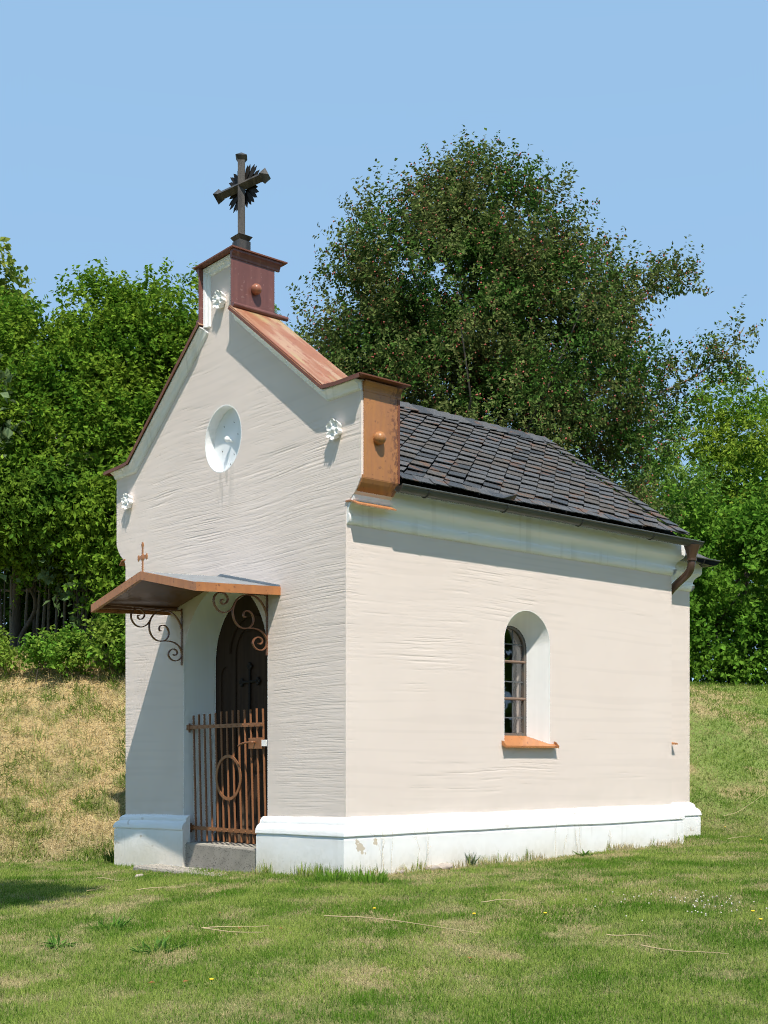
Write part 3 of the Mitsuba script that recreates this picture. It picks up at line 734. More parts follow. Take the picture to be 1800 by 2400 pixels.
# gate
GT = f'{CH}__gate'
labels[GT] = {'label': 'rusty brown barred gate in front of the door'}
YG = 0.06
lean = lambda z: (1.6 - z) * 0.045
xs = np.linspace(-3.055, -1.575, 13)
jr = np.random.default_rng(3)
for i, x in enumerate(xs):
    zt, zb = 1.725 + 0.028 * i / 12 + jr.uniform(-0.008, 0.008), 0.215 + 0.03 * i / 12 + jr.uniform(-0.012, 0.008)
    b = tube([(x + lean(zb), YG, zb), (x + lean(0.8) + jr.uniform(-0.004, 0.004), YG, 0.8), (x, YG, zt)], 0.0125, 8)
    add(GT, 'bar', b, 'm_iron_brown', smooth=40)
for z0, x0, x1 in ((1.575, -3.12, -1.545), (0.365, -3.08, -1.49)):
    add(GT, 'rail', cat([boxm(x0, x1, YG - 0.022, YG - 0.013, z0 - 0.022, z0 + 0.022)] + [ball((x + lean(z0), YG - 0.024, z0), 0.009, 1) for x in xs]), 'm_iron_brown')
    add(GT, 'hinge', cat([boxm(x0 - 0.05, x0 + 0.01, YG - 0.03, YG + 0.02, z0 - 0.03, z0 + 0.03), tube([(x0 - 0.03, YG, z0 - 0.06), (x0 - 0.03, YG, z0 + 0.05)], 0.012, 8)]), 'm_iron_brown')
oc = (-2.25, 0.975)
ov = [(oc[0] + 0.255 * math.cos(a), YG - 0.02, oc[1] + 0.265 * math.sin(a)) for a in np.linspace(0, 2 * PI, 49)]
oval = m3.Manifold.extrude(m3.CrossSection([np.array([(oc[0] + 0.27 * math.cos(a), oc[1] + 0.265 * math.sin(a)) for a in a_]), np.array([(oc[0] + 0.235 * math.cos(a), oc[1] + 0.23 * math.sin(a)) for a in a_])], m3.FillRule.EvenOdd), 0.01).transform(np.array([[1, 0, 0, 0], [0, 0, 1, YG - 0.026], [0, 1, 0, 0]], float))
add(GT, 'oval_ring', oval, 'm_iron_brown', smooth=30)
add(GT, 'lock_plate', rbox(-1.80, -1.545, YG - 0.045, YG - 0.014, 1.30, 1.425, 0.004), 'm_iron_brown')
add(GT, 'handle', tube(spline([(-1.66, YG - 0.05, 1.375), (-1.665, YG - 0.09, 1.375), (-1.72, YG - 0.10, 1.373), (-1.85, YG - 0.10, 1.36), (-1.92, YG - 0.10, 1.335)], 16), 0.011, 8), 'm_iron_brown', smooth=40)
add(GT, 'strike_plate', boxm(-1.545, -1.46, YG - 0.04, YG - 0.02, 1.33, 1.40), 'm_plaster_ornament')

# roof: slates laid on a raking pattern on a dark deck
RF = f'{CH}__roof'
labels[RF] = {'label': 'dark slate roof of the nave'}
VD = np.array([-2.655, 0, 1.8]); SL = np.linalg.norm(VD); VD /= SL
NR = np.array([1.8, 0, 2.655]); NR /= np.linalg.norm(NR)


def on_roof(a, v, h):
    a, v, h = np.broadcast_arrays(a, v, h)
    return np.array([0.33, 0, 4.0]) + np.outer(a, [0, 1, 0]) + np.outer(v, VD) + np.outer(h, NR)


def verge(v):
    return 5.24 + 0.24 * v / SL


deck = m3.Manifold.hull_points(np.array([(0.25, 0.48, 4.0), (2 * C - 0.25, 0.48, 4.0), (C, 0.48, 5.78), (0.25, 5.23, 4.0), (2 * C - 0.25, 5.23, 4.0), (C, 5.46, 5.77)]))
add(RF, 'deck', deck, 'm_roof_deck')
region = Polygon([(0.492, 0.17), (verge(0.17) - 0.12, 0.17), (verge(3.0) - 0.12, 3.02), (0.492, 3.02)])
A_, B_ = np.array([0.221, -0.064]), np.array([0.181, 0.185])
sr = np.random.default_rng(11)


def slate(poly2, hfun, th=0.009):
    v, f = trimesh.creation.triangulate_polygon(poly2, engine='earcut')
    n = len(v)
    h = hfun(v)
    V_ = np.vstack([on_roof(v[:, 0], v[:, 1], h), on_roof(v[:, 0], v[:, 1], h - th)])
    ext = np.array(poly2.exterior.coords)[:-1]
    idx = [int(np.argmin(np.linalg.norm(v - e, axis=1))) for e in ext]
    sf = []
    for a, b in zip(idx, idx[1:] + idx[:1]):
        sf += [(a, b, n + b), (a, n + b, n + a)]
    return tm(V_, np.vstack([f, f[:, ::-1] + n, sf]))


def slate_mat():
    return SLATES[int(sr.choice(4, p=[0.34, 0.27, 0.25, 0.14]))]


o2 = np.array([0.5, 0.1])
for i in range(-20, 32):
    for j in range(-3, 30):
        P0 = o2 + i * A_ + j * B_
        jit = sr.normal(0, 0.004, (4, 2))
        tilt = sr.normal(0, 1, 3)
        mat = slate_mat()
        quad = np.array([P0 + 0.02 * A_, P0 + 0.985 * A_, P0 + 0.985 * A_ + 1.10 * B_, P0 + 0.02 * A_ + 1.10 * B_]) + jit
        if abs(tilt[2]) > 2.2:
            quad[:2] += B_ * 0.12
        pg = Polygon(quad).intersection(region)
        if pg.is_empty or pg.geom_type != 'Polygon' or pg.area < 0.005:
            continue
        Mi = np.linalg.inv(np.stack([A_, B_], 1))

        def hf(v, P0=P0, tilt=tilt):
            ab = (v - P0) @ Mi.T
            return 0.034 - 0.018 * ab[:, 1] + 0.012 * (ab[:, 0] - 0.5) + 0.003 * tilt[0] + 0.004 * tilt[1] * (ab[:, 0] - 0.5)
        add(RF, 'slate', slate(pg.simplify(0.001), hf), mat)
# rows of larger slates along eaves, ridge and verge
for k in range(22):
    a0 = 0.50 + k * 0.218
    j1, j2 = sr.normal(0, 0.012, 2)
    pg = Polygon([(a0 - 0.02, 0.035 + j1 * 0.5), (a0 + 0.235, 0.035 + j1 * 0.5), (a0 + 0.29, 0.20 + j2), (a0 + 0.03, 0.215 + j2)])
    add(RF, 'eaves_slate', slate(pg, lambda v, a0=a0, j1=j1: 0.030 - 0.035 * (v[:, 1]) + 0.03 * (a0 + 0.12 - v[:, 0]) * 0.6 + abs(j1)), slate_mat())
for k in range(21):
    a0 = 0.47 + k * 0.238
    j1, j2 = sr.normal(0, 0.010, 2)
    pg = Polygon([(a0 - 0.02, 2.95 + j1), (a0 + 0.235, 2.965 + j1), (a0 + 0.26, SL + 0.035), (a0 + 0.0, SL + 0.035 + j2)])
    add(RF, 'ridge_slate', slate(pg, lambda v, a0=a0: 0.045 + 0.06 * (v[:, 0] - a0 - 0.12) * 0.9), SLATES[int(sr.choice([0, 2, 3]))])
for k in range(15):
    v0 = 0.05 + k * 0.208
    j1 = sr.normal(0, 0.008)
    pg = Polygon([(verge(v0) - 0.19, v0), (verge(v0) + 0.03 + j1, v0 - 0.03), (verge(v0 + 0.25) + 0.03 + j1, v0 + 0.25), (verge(v0 + 0.25) - 0.14, v0 + 0.27)])
    add(RF, 'verge_slate', slate(pg, lambda v, v0=v0: 0.05 - 0.08 * (v[:, 1] - v0 - 0.1)), slate_mat())
# a broken slate lifted at the eaves
add(RF, 'loose_slate', m3.Manifold.hull_points(np.array([on_roof(*q)[0] for q in ((1.93, 0.02, 0.03), (2.13, 0.05, 0.03), (2.15, 0.06, 0.10), (2.16, 0.16, 0.05), (1.95, 0.10, 0.03), (1.93, 0.02, 0.04), (2.13, 0.05, 0.045))])), 'm_slate_dark', label='broken slate lifted at the eaves')
back = extrude_front(np.array([(2 * C - 0.33, 4.0), (C - 0.001, 5.80), (C - 0.001, 5.84), (2 * C - 0.36, 4.035)]), 0.495, 5.4)
add(RF, 'rear_slope', back, 'm_slate_grey')
# choir roof
cr_ = m3.Manifold.hull_points(np.array([(-0.47, 5.37, 4.0), (-0.47, 6.88, 4.0), (-4.18, 6.88, 4.0), (-4.18, 5.37, 4.0), (C, 5.37, 5.1), (C, 6.0, 5.1)]))
add(CH, 'choir_roof', cr_, 'm_slate_grey')


# gutters
def half_pipe(r, th, n=12):
    a = np.linspace(PI, 2 * PI, n)
    return [(r * math.cos(t), r * math.sin(t)) for t in a] + [((r - th) * math.cos(t), (r - th) * math.sin(t)) for t in a[::-1]]


def gutter_run(pth, r=0.066, top=3.972):
    pr = [(a, top + b) for a, b in half_pipe(r, 0.005)]
    return sweep(pth, pr, PLAN)


GU = f'{CH}__gutter'
add(CH, 'gutter', cat([gutter_run([(0.290, 0.45), (0.290, 5.55)]), tube([(0.358, 0.45, 3.974), (0.358, 5.55, 3.974)], 0.011, 8)]), 'm_gutter', smooth=40)
for yy in (0.455, 5.548):
    pts = np.array([(0.290 + 0.064 * math.cos(t), yy, 3.972 + 0.064 * math.sin(t)) for t in np.linspace(PI, 2 * PI, 14)])
    add(GU, 'stop_end', m3.Manifold.hull_points(np.vstack([pts, pts + np.array([0, 0.004, 0])])), 'm_gutter_hook' if yy < 1 else 'm_gutter')


def hook(pt, dirn, r=0.070, top=3.972):
    u = np.array([dirn[0], dirn[1], 0.0])
    a = np.linspace(PI * 0.98, 2 * PI + 0.05, 16)
    P_ = np.array([np.array([pt[0], pt[1], top]) + u * r * math.cos(t) + np.array([0, 0, 1]) * r * math.sin(t) for t in a])
    return tube(P_, 0.007, 6)


for yy in (0.82, 1.98, 3.22, 4.55):
    add(GU, 'hook', hook((0.290, yy), (1, 0)), 'm_gutter_hook', smooth=40)
gp = [(-0.455, 5.375), (-0.455, 6.90), (-4.2, 6.90), (-4.2, 5.375)]
add(CH, 'gutter', cat([gutter_run(gp), tube([(-0.387, 5.375, 3.974), (-0.387, 6.968, 3.974)], 0.011, 8), tube([(-0.387, 6.968, 3.974), (-4.25, 6.968, 3.974)], 0.011, 8)]), 'm_gutter', smooth=40)
add(GU + '_001', 'hook', hook((-0.455, 6.62), (1, 0)), 'm_gutter_hook', smooth=40)
for xx_ in (-0.50, -1.2):
    add(GU + '_001', 'hook', hook((xx_, 6.90), (0, 1)), 'm_gutter_hook', smooth=40)
DPn = f'{CH}__downpipe'
labels[DPn] = {'label': 'brown copper downpipe bending round the far corner'}
add(DPn, 'funnel', cat([tube([(0.29, 5.40, 3.93), (0.288, 5.40, 3.90), (0.285, 5.40, 3.80), (0.28, 5.40, 3.745)], [0.105, 0.098, 0.062, 0.056], 16), tube([(0.282, 5.40, 3.76), (0.28, 5.40, 3.735)], 0.063, 16)]), 'm_downpipe', smooth=40)
add(DPn, 'elbow', tube(spline([(0.28, 5.40, 3.75), (0.278, 5.40, 3.70), (0.262, 5.405, 3.635), (0.20, 5.42, 3.57), (0.10, 5.44, 3.515), (-0.05, 5.48, 3.44), (-0.16, 5.50, 3.36), (-0.18, 5.50, 3.1)], 30), 0.05, 16), 'm_downpipe', smooth=40)
add(DPn, 'pipe', tube([(-0.17, 5.50, 3.0), (-0.17, 5.50, 0.0)], 0.048, 12), 'm_downpipe', smooth=40)
#FOLIAGE#
# ------------------------------------------------------------------ foliage helpers
def unit(v):
    return v / (np.linalg.norm(v, axis=-1, keepdims=True) + 1e-9)


def leaf_mesh(P, D, U, L, W, fold=0.12):
    """Folded kite-shaped leaves: base P, axis D, face normal U."""
    S = unit(np.cross(D, U))
    U = np.cross(S, D)
    L, W = L[:, None], W[:, None]
    mid = P + D * L * 0.45
    v = np.stack([P, mid + S * W * 0.5 + U * W * fold, P + D * L - U * L * 0.12, mid - S * W * 0.5 + U * W * fold], 1).reshape(-1, 3)
    b = np.arange(len(P))[:, None] * 4
    f = np.concatenate([b + [0, 1, 2], b + [0, 2, 3]], 0)
    return v, f


def add_leaves(parent, name, P, D, U, L, W, col, mat, fold=0.12, **kw):
    return add(parent, name, leaf_mesh(P, D, U, L, W, fold), mat, color=np.repeat(np.clip(col, 0.002, 0.9), 4, axis=0), kind='stuff', **kw)


def crown_points(rng, lobes, n, inner=0.5, gap=0.36, gscale=1.5, seed=0, rough=0.5):
    """n shoot bases and outward directions in an uneven shell round the lobes, with gaps."""
    lob = np.array([list(V(*l[:3])) + [l[3], l[3], l[4] if len(l) > 4 else l[3]] for l in lobes])
    w = lob[:, 3] ** 1.6 * lob[:, 5] ** 0.5
    out_p, out_d, have = [], [], 0
    while have < n:
        k = rng.choice(len(lob), n, p=w / w.sum())
        d = unit(rng.normal(size=(n, 3)))
        f = inner + (1 - inner) * rng.random(n) ** 0.6
        bump = 1 - rough * 0.5 + rough * meshkit.fbm(d * 2.6 + lob[k, :3] * 0.7, 2, seed=seed + 1)
        p = lob[k, :3] + d * lob[k, 3:6] * (f * bump)[:, None]
        keep = meshkit.fbm(p * gscale, 2, seed=seed + 2) > gap
        keep &= p[:, 2] > terrain(p[:, 0], p[:, 1]) + 0.15
        out_p.append(p[keep]); out_d.append(d[keep]); have += int(keep.sum())
    return np.vstack(out_p)[:n], np.vstack(out_d)[:n]


def shoots(rng, P, out, k, length, L, W, up=0.5, droop=0.15, spread=1.0, flat=0.7):
    """k leaves along a shoot at each base; returns the leaf arrays and the index of the shoot."""
    n = len(P)
    d = unit(out * 0.6 + np.array([0, 0, up]) + rng.normal(0, 0.35, (n, 3)))
    ln = length * rng.uniform(0.6, 1.4, n)
    i = np.repeat(np.arange(n), k)
    s = np.tile((np.arange(k) + 0.5) / k, n) + rng.normal(0, 0.04, n * k)
    D0 = d[i]
    base = P[i] + D0 * (s * ln[i])[:, None]
    r = rng.normal(size=(n * k, 3))
    rad = unit(r - D0 * (r * D0).sum(1, keepdims=True))
    D = unit(D0 * 0.45 + rad * spread + np.array([0, 0, -droop]) + rng.normal(0, 0.15, (n * k, 3)))
    U = unit(np.array([0, 0, flat * 0.7]) + out[i] * 0.35 + rng.normal(0, 0.6, (n * k, 3)))
    Ls = L * rng.uniform(0.65, 1.25, n * k)
    return base, D, U, Ls, Ls * W * rng.uniform(0.85, 1.15, n * k), i


def leaf_color(rng, P, base, alt, amount, seed, jitter=0.22):
    n = len(P)
    t = np.clip((meshkit.fbm(P * 1.3, 3, seed=seed) - 0.5) * 3.0 + 0.5 + rng.normal(0, 0.25, n), 0, 1)[:, None] * amount
    c = np.array(base) * (1 - t) + np.array(alt) * t
    return c * np.exp(rng.normal(0, jitter, (n, 1)))


def limbs(parent, foot, lobes, r0, rng, lean=0.3, n_max=9, fork=0.35, name='trunk'):
    """Tapered trunk with limbs that reach into the lobes."""
    foot = np.array(foot, float)
    cs = np.array([V(*l[:3]) for l in lobes])
    mean = cs.mean(0)
    crotch = foot + (mean - foot) * np.array([0.4, 0.4, fork]) + rng.normal(0, 0.06, 3)
    tr = spline([foot - [0, 0, 0.3], foot + (crotch - foot) * 0.4 + rng.normal(0, 0.05, 3), crotch * 0.6 + foot * 0.4 + rng.normal(0, 0.05, 3), crotch], 12)
    add(parent, name, tube(tr, np.linspace(r0, r0 * 0.75, 12), 10), 'm_bark', smooth=50)
    order = np.argsort(-np.array([l[3] for l in lobes]))[:n_max]
    for k in order:
        e = cs[k]
        m = crotch + (e - crotch) * 0.5 + np.array([0, 0, 0.25]) + rng.normal(0, 0.12, 3)
        pts = spline([crotch - (crotch - foot) * 0.06, crotch + (m - crotch) * 0.45 + rng.normal(0, 0.05, 3), m, m + (e - m) * 0.6 + rng.normal(0, 0.08, 3), e], 12)
        add(parent, 'limb', tube(pts, np.linspace(r0 * 0.55, r0 * 0.10, 12), 7), 'm_bark', smooth=50)


def tree(name, label, cat, lobes, foot, r0, n, k, L, W, base, alt, amount, seed, mat='m_leaf', length=0.35, group=None, up=0.5, droop=0.15, gap=0.36, inner=0.5, gscale=1.5, spread=1.0, flat=0.7, n_limbs=5, fork=0.5, stems=(), rough=0.5):
    rng = np.random.default_rng(seed)
    t = thing(name, label, cat, group)
    fx = V(foot[0], foot[1], 0)
    fz = float(terrain(fx[0], fx[1]))
    if r0:
        limbs(t, (fx[0], fx[1], fz), lobes, r0, rng, n_max=n_limbs, fork=fork)
    for sr_, sd, lean_, top_, rr in stems:
        a = V(sr_, sd, 0); a[2] = terrain(a[0], a[1]) - 0.2
        b = V(sr_ + lean_, sd + rng.normal(0, 0.2), top_)
        m = (a + b) / 2 + rng.normal(0, 0.07, 3)
        add(t, 'stem', tube(spline([a, a * 0.7 + b * 0.3 + rng.normal(0, 0.04, 3), m, b], 10), np.linspace(rr, rr * 0.4, 10), 7), 'm_bark', smooth=50)
    P, out = crown_points(rng, lobes, n, inner, gap, gscale, seed, rough)
    B, D, U, Ls, Ws, i = shoots(rng, P, out, k, length, L, W, up, droop, spread, flat)
    add_leaves(t, 'crown', B, D, U, Ls, Ws, leaf_color(rng, B, base, alt, amount, seed), mat)
    return t, B, rng


# ------------------------------------------------------------------ trees and shrubs
BL = [(1.65, 23.2, 11.2, 1.2), (1.1, 23.2, 10.8, 1.15), (0.45, 23, 10.5, 1.35), (-0.35, 23.2, 9.5, 1.2), (2.6, 23.2, 10.8, 1.2), (3.4, 23.5, 10.0, 1.2), (1.6, 22.5, 9.3, 1.8), (0.2, 22.7, 8.1, 1.6), (3.2, 22.6, 8.7, 1.7),
      (1.8, 22.4, 7.2, 1.9), (3.9, 23.2, 7.8, 1.15), (3.6, 22.9, 6.4, 1.35), (2.5, 22.6, 5.6, 1.6), (0.8, 22.7, 6.2, 1.6), (1.7, 24.4, 9.0, 2.2), (4.15, 23.5, 9.3, 0.65), (4.7, 23.4, 5.5, 0.85), (-0.5, 23.2, 8.3, 0.9),
      (4.85, 23.4, 10.1, 0.5), (5.3, 23.4, 10.4, 0.32), (5.65, 23.4, 10.42, 0.24), (5.78, 23.4, 10.15, 0.16), (5.1, 23.6, 8.35, 0.42), (5.65, 23.6, 8.6, 0.33), (6.2, 23.6, 8.85, 0.26), (6.6, 23.6, 8.95, 0.28), (6.85, 23.6, 9.4, 0.18),
      (6.7, 23.6, 8.55, 0.24), (5.6, 23.6, 7.8, 0.28), (5.2, 23.6, 7.3, 0.35), (5.0, 23.5, 6.5, 0.4), (4.7, 23.5, 7.6, 0.4), (4.6, 23.4, 6.8, 0.5), (4.2, 23.0, 5.5, 0.7), (-1.0, 23.2, 9.0, 0.5), (-0.9, 23.2, 7.6, 0.8), (1.7, 23.2, 12.2, 0.4), (1.25, 23.2, 11.9, 0.35), (2.5, 23.2, 11.75, 0.45)]
bt, BB, rng = tree('berry_tree', 'large dark olive tree dotted with small red berries behind the chapel roof', 'tree', BL, (2.0, 23.6), 0.22, 19000, 12, 0.083, 0.56,
                   (0.062, 0.140, 0.026), (0.185, 0.190, 0.072), 0.7, 21, mat='m_leaf_glossy', length=0.40, up=0.55, gap=0.385, inner=0.34, gscale=1.25, n_limbs=12, rough=0.7)
pk = rng.choice(len(BB), 10000, replace=False)
bp = BB[pk] + rng.normal(0, 0.05, (10000, 3))
oct_v = np.array([[1, 0, 0], [-1, 0, 0], [0, 1, 0], [0, -1, 0], [0, 0, 1], [0, 0, -1]], float)
oct_f = np.array([[0, 2, 4], [2, 1, 4], [1, 3, 4], [3, 0, 4], [2, 0, 5], [1, 2, 5], [3, 1, 5], [0, 3, 5]])
bv = (bp[:, None] + oct_v[None] * (0.020 * rng.uniform(0.7, 1.3, (10000, 1, 1)))).reshape(-1, 3)
bc = np.array([0.36, 0.075, 0.06]) * np.exp(rng.normal(0, 0.3, (10000, 1))) + np.array([0.05, 0.02, 0.0]) * rng.random((10000, 1))
add(bt, 'berries', (bv, (oct_f[None] + np.arange(10000)[:, None, None] * 6).reshape(-1, 3)), 'm_colored', color=np.repeat(bc, 6, 0), kind='stuff')
for pts, r_ in (([(3.6, 23.4, 7.6), (4.5, 23.5, 7.95), (5.3, 23.6, 8.25), (6.1, 23.6, 8.65), (6.9, 23.6, 9.5)], 0.035), ([(3.9, 23.3, 8.6), (4.5, 23.4, 9.6), (5.0, 23.4, 10.15), (5.5, 23.4, 10.4), (5.75, 23.4, 10.2)], 0.028),
                ([(4.2, 23.5, 7.3), (4.9, 23.5, 7.45), (5.6, 23.6, 7.3)], 0.025), ([(2.4, 22.3, 6.8), (3.0, 21.6, 8.0), (3.5, 21.3, 9.2)], 0.03), ([(1.2, 22.3, 6.0), (1.5, 21.2, 7.4), (1.3, 20.9, 8.6)], 0.03)):
    p_ = spline([V(*q) for q in pts], 14) if len(pts) > 3 else np.array([V(*q) for q in pts])
    add(bt, 'branch', tube(p_, np.linspace(r_, r_ * 0.3, len(p_)), 6), 'm_branch' if pts[0][0] > 3 else 'm_bark', smooth=50)

GREEN, LIME = (0.100, 0.215, 0.022), (0.225, 0.330, 0.036)


def multi(r, d, top, w=1.0):
    return [(r, d, top - 0.75, 0.62 * w), (r + 0.25, d - 0.1, top - 1.7, 0.95 * w), (r - 0.35, d, top - 2.2, 1.0 * w), (r + 0.1, d - 0.3, top - 3.3, 1.15 * w), (r - 0.3, d - 0.4, top - 4.2, 1.1 * w), (r + 0.35, d - 0.35, top - 4.75, 0.85 * w), (r + 0.15, d, top - 0.15, 0.22 * w), (r - 0.45, d, top - 0.95, 0.25 * w), (r + 0.6, d, top - 0.9, 0.28 * w)]


LEFT = 'leafy trees along the fence on the left'
tree('leafy_tree', 'bright green tree at the left edge of the row by the fence', 'tree', multi(-7.3, 24.3, 10.2, 1.15) + [(-7.9, 24.0, 6.0, 1.0)], (-7.4, 24.8), 0.10, 3700, 10, 0.108, 0.58, GREEN, LIME, 0.9, 31, gap=0.40, gscale=1.2, up=0.6, group=LEFT, stems=[(-7.0, 24.6, 0.3, 8.0, 0.035), (-7.6, 24.5, -0.2, 8.0, 0.03)])
tree('leafy_tree', 'bright green tree with a ragged top left of the middle of the row', 'tree', multi(-5.75, 24.4, 10.65, 1.15), (-5.8, 24.9), 0.09, 4000, 10, 0.108, 0.58, GREEN, LIME, 0.9, 32, gap=0.41, gscale=1.2, up=0.75, group=LEFT, stems=[(-5.4, 24.6, 0.25, 8.5, 0.035), (-6.2, 24.6, 0.3, 8.0, 0.03), (-5.0, 24.5, 0.2, 8.6, 0.035)])
tree('leafy_tree', 'tallest bright green tree of the row left of the gable', 'tree', multi(-4.75, 24.6, 11.0, 1.1), (-4.7, 25.0), 0.10, 4000, 10, 0.105, 0.58, GREEN, LIME, 0.9, 33, gap=0.41, gscale=1.2, up=0.85, group=LEFT, stems=[(-4.6, 24.4, 0.3, 8.8, 0.035), (-4.2, 24.5, 0.5, 8.8, 0.03)])
tree('leafy_tree', 'bright green tree partly behind the left slope of the gable', 'tree', multi(-3.75, 24.6, 10.7, 1.1), (-3.8, 25.0), 0.10, 3300, 10, 0.105, 0.58, GREEN, LIME, 0.9, 34, gap=0.40, gscale=1.2, up=0.7, group=LEFT)
tree('leafy_tree', 'bright green tree mostly hidden behind the gable', 'tree', multi(-2.7, 24.8, 10.3, 1.1), (-2.8, 25.2), 0.10, 1800, 8, 0.12, 0.52, GREEN, LIME, 0.6, 35, gap=0.33, up=0.6, group=LEFT)
# dark thicket behind the row
tree('dark_thicket', 'dense dark thicket behind the fence at far left', 'thicket', [(-8.2, 27, 6, 1.8), (-6.8, 27, 5.0, 1.7), (-7.4, 27, 8, 1.7), (-6.4, 27.2, 8.2, 1.5), (-8.2, 26.6, 4.0, 1.3), (-7.2, 26.6, 3.9, 1.2), (-6.3, 26.6, 3.9, 1.2)], (-7, 27.3), 0.12, 4200, 8, 0.14, 0.6, (0.055, 0.120, 0.018), (0.10, 0.18, 0.03), 0.5, 36, gap=0.2, n_limbs=4)
tree('dark_thicket', 'dense dark thicket showing between the trees left of the gable', 'thicket', [(-5.2, 27, 5.2, 1.8), (-3.6, 27, 5.2, 1.8), (-5.0, 27.2, 8.2, 1.7), (-3.6, 27.2, 8.4, 1.6), (-5.5, 26.6, 3.9, 1.2), (-4.6, 26.6, 3.9, 1.2), (-3.6, 26.6, 3.9, 1.2)], (-4.5, 27.3), 0.12, 4200, 8, 0.14, 0.6, (0.055, 0.120, 0.018), (0.10, 0.18, 0.03), 0.5, 37, gap=0.2, n_limbs=4)
tree('background_tree', 'tall yellowish green tree rising behind at the left edge', 'tree', [(-10.6, 34, 14.0, 0.75), (-10.25, 34, 13.2, 0.62), (-11.0, 34, 12.6, 1.1), (-11.4, 34, 14.6, 0.8), (-10.72, 34, 15.2, 0.28), (-11.6, 34, 12.8, 1.5), (-11.2, 34, 10.5, 1.6), (-12, 34.5, 9, 2)], (-11.4, 34.5), 0.25, 1900, 9, 0.19, 0.75, (0.10, 0.20, 0.03), (0.34, 0.37, 0.08), 0.8, 38, gap=0.32, length=0.4)
# white blossom sprays in the dark lower part
rg = np.random.default_rng(77)
bls = np.vstack([V(r, d, z) + rg.normal(0, [0.10, 0.10, 0.07], (70, 3)) for r, d, z in ((-6.12, 23.2, 7.15), (-5.95, 23.1, 6.75), (-5.78, 23.1, 6.35), (-6.0, 23.1, 5.9), (-5.6, 23.2, 6.9))])
nb = len(bls)
ek = thing('elder_shrub', 'shrub with small white blossom sprays in the shade of the left trees', 'shrub')
Pq, oq = crown_points(rg, [(-5.9, 23.9, 6.4, 0.75), (-6.1, 24.0, 5.4, 0.7)], 260, 0.5, 0.3, 1.5, 70)
Bq = shoots(rg, Pq, oq, 8, 0.35, 0.13, 0.5)
add_leaves(ek, 'crown', *Bq[:5], leaf_color(rg, Bq[0], (0.06, 0.13, 0.022), LIME, 0.4, 71), 'm_leaf')
add_leaves(ek, 'blossom', bls, unit(rg.normal(size=(nb, 3))), unit(rg.normal(size=(nb, 3)) + [0, 0, 1.0]), np.full(nb, 0.045), np.full(nb, 0.045), np.tile([[0.62, 0.60, 0.52]], (nb, 1)), 'm_leaf')
a_s = V(-5.9, 24.0, 0)
add(ek, 'stem', tube([[a_s[0], a_s[1], float(terrain(a_s[0], a_s[1])) - 0.2], V(-6.0, 24.0, 5.2), V(-5.85, 23.8, 6.8)], [0.04, 0.03, 0.012], 7), 'm_bark', smooth=50)
# bindweed with large pale leaves at the left edge and in the fence
tree('climbing_vine', 'climbing vine with large pale heart shaped leaves at the left edge', 'vine', [(-7.15, 22.9, 7.6, 0.35), (-7.35, 22.9, 8.4, 0.4), (-7.3, 22.9, 6.9, 0.3)], (-7.4, 23.8), 0, 34, 4, 0.21, 0.85, (0.17, 0.235, 0.12), (0.12, 0.19, 0.06), 0.6, 41, gap=0.1, length=0.3, stems=[(-7.3, 23.6, 0.1, 8.4, 0.015)])
tree('climbing_vine', 'climbing vine with broad pale leaves over the wooden fence stakes', 'vine', [(-5.95, 23.3, 4.75, 0.4), (-5.85, 23.3, 4.1, 0.35), (-6.3, 23.3, 5.2, 0.3), (-7.4, 23.3, 4.6, 0.3)], (-6.0, 24.0), 0, 60, 4, 0.16, 0.8, (0.15, 0.22, 0.10), (0.10, 0.18, 0.05), 0.6, 42, gap=0.1, length=0.3, stems=[(-6.0, 23.9, 0.1, 5.0, 0.012)])
# shrubs overhanging the fence (shade) and brambles along its foot
tree('overhanging_shrub', 'leafy shrub overhanging the fence at the left edge', 'shrub', [(-7.6, 23.3, 5.9, 0.85), (-6.9, 23.2, 5.9, 0.8), (-6.2, 23.2, 6.0, 0.8)], (-7.0, 24.6), 0.05, 1500, 8, 0.12, 0.55, (0.075, 0.17, 0.022), LIME, 0.5, 43, gap=0.25, up=0.1, droop=0.4, n_limbs=3)
tree('overhanging_shrub', 'leafy shrub hanging down beside the left corner of the chapel', 'shrub', [(-5.4, 23.2, 5.6, 0.8), (-4.9, 23.1, 4.6, 0.75), (-4.7, 23.0, 5.8, 0.9), (-4.5, 22.9, 3.9, 0.7), (-4.0, 23, 4.6, 0.9)], (-5.0, 24.6), 0.05, 2100, 8, 0.12, 0.55, (0.095, 0.21, 0.022), LIME, 0.7, 44, gap=0.25, up=0.2, droop=0.3, n_limbs=4)
BR = [('low bramble patch at the foot of the fence by the left edge', [(-7.7, 22.7, 3.2, 0.2), (-6.9, 22.3, 3.05, 0.14), (-7.25, 22.8, 3.28, 0.22), (-7.5, 22.1, 2.95, 0.1)]), ('low bramble patch at the foot of the fence below the stakes', [(-6.3, 22.3, 3.1, 0.16), (-5.7, 22.4, 3.15, 0.24), (-6.0, 22.7, 3.28, 0.22), (-5.9, 22.0, 2.95, 0.1)]),
      ('low bramble patch next to the left corner of the chapel', [(-5.1, 22.5, 3.32, 0.45), (-4.5, 22.4, 3.4, 0.55), (-3.9, 22.5, 3.4, 0.55)])]
for k, (lab, lo_) in enumerate(BR):
    tree('bramble_bush', lab, 'bush', lo_, (lo_[0][0], lo_[0][1]), 0, [330, 340, 560][k], 7, 0.085, 0.68, (0.12, 0.27, 0.032), (0.27, 0.36, 0.06), 0.8, 50 + k, gap=0.3, gscale=2.5, up=0.5, length=0.26, group='brambles along the fence', stems=[(lo_[0][0], lo_[0][1], 0.2, 3.45, 0.010), (lo_[1][0], lo_[1][1], -0.2, 3.5, 0.010)])
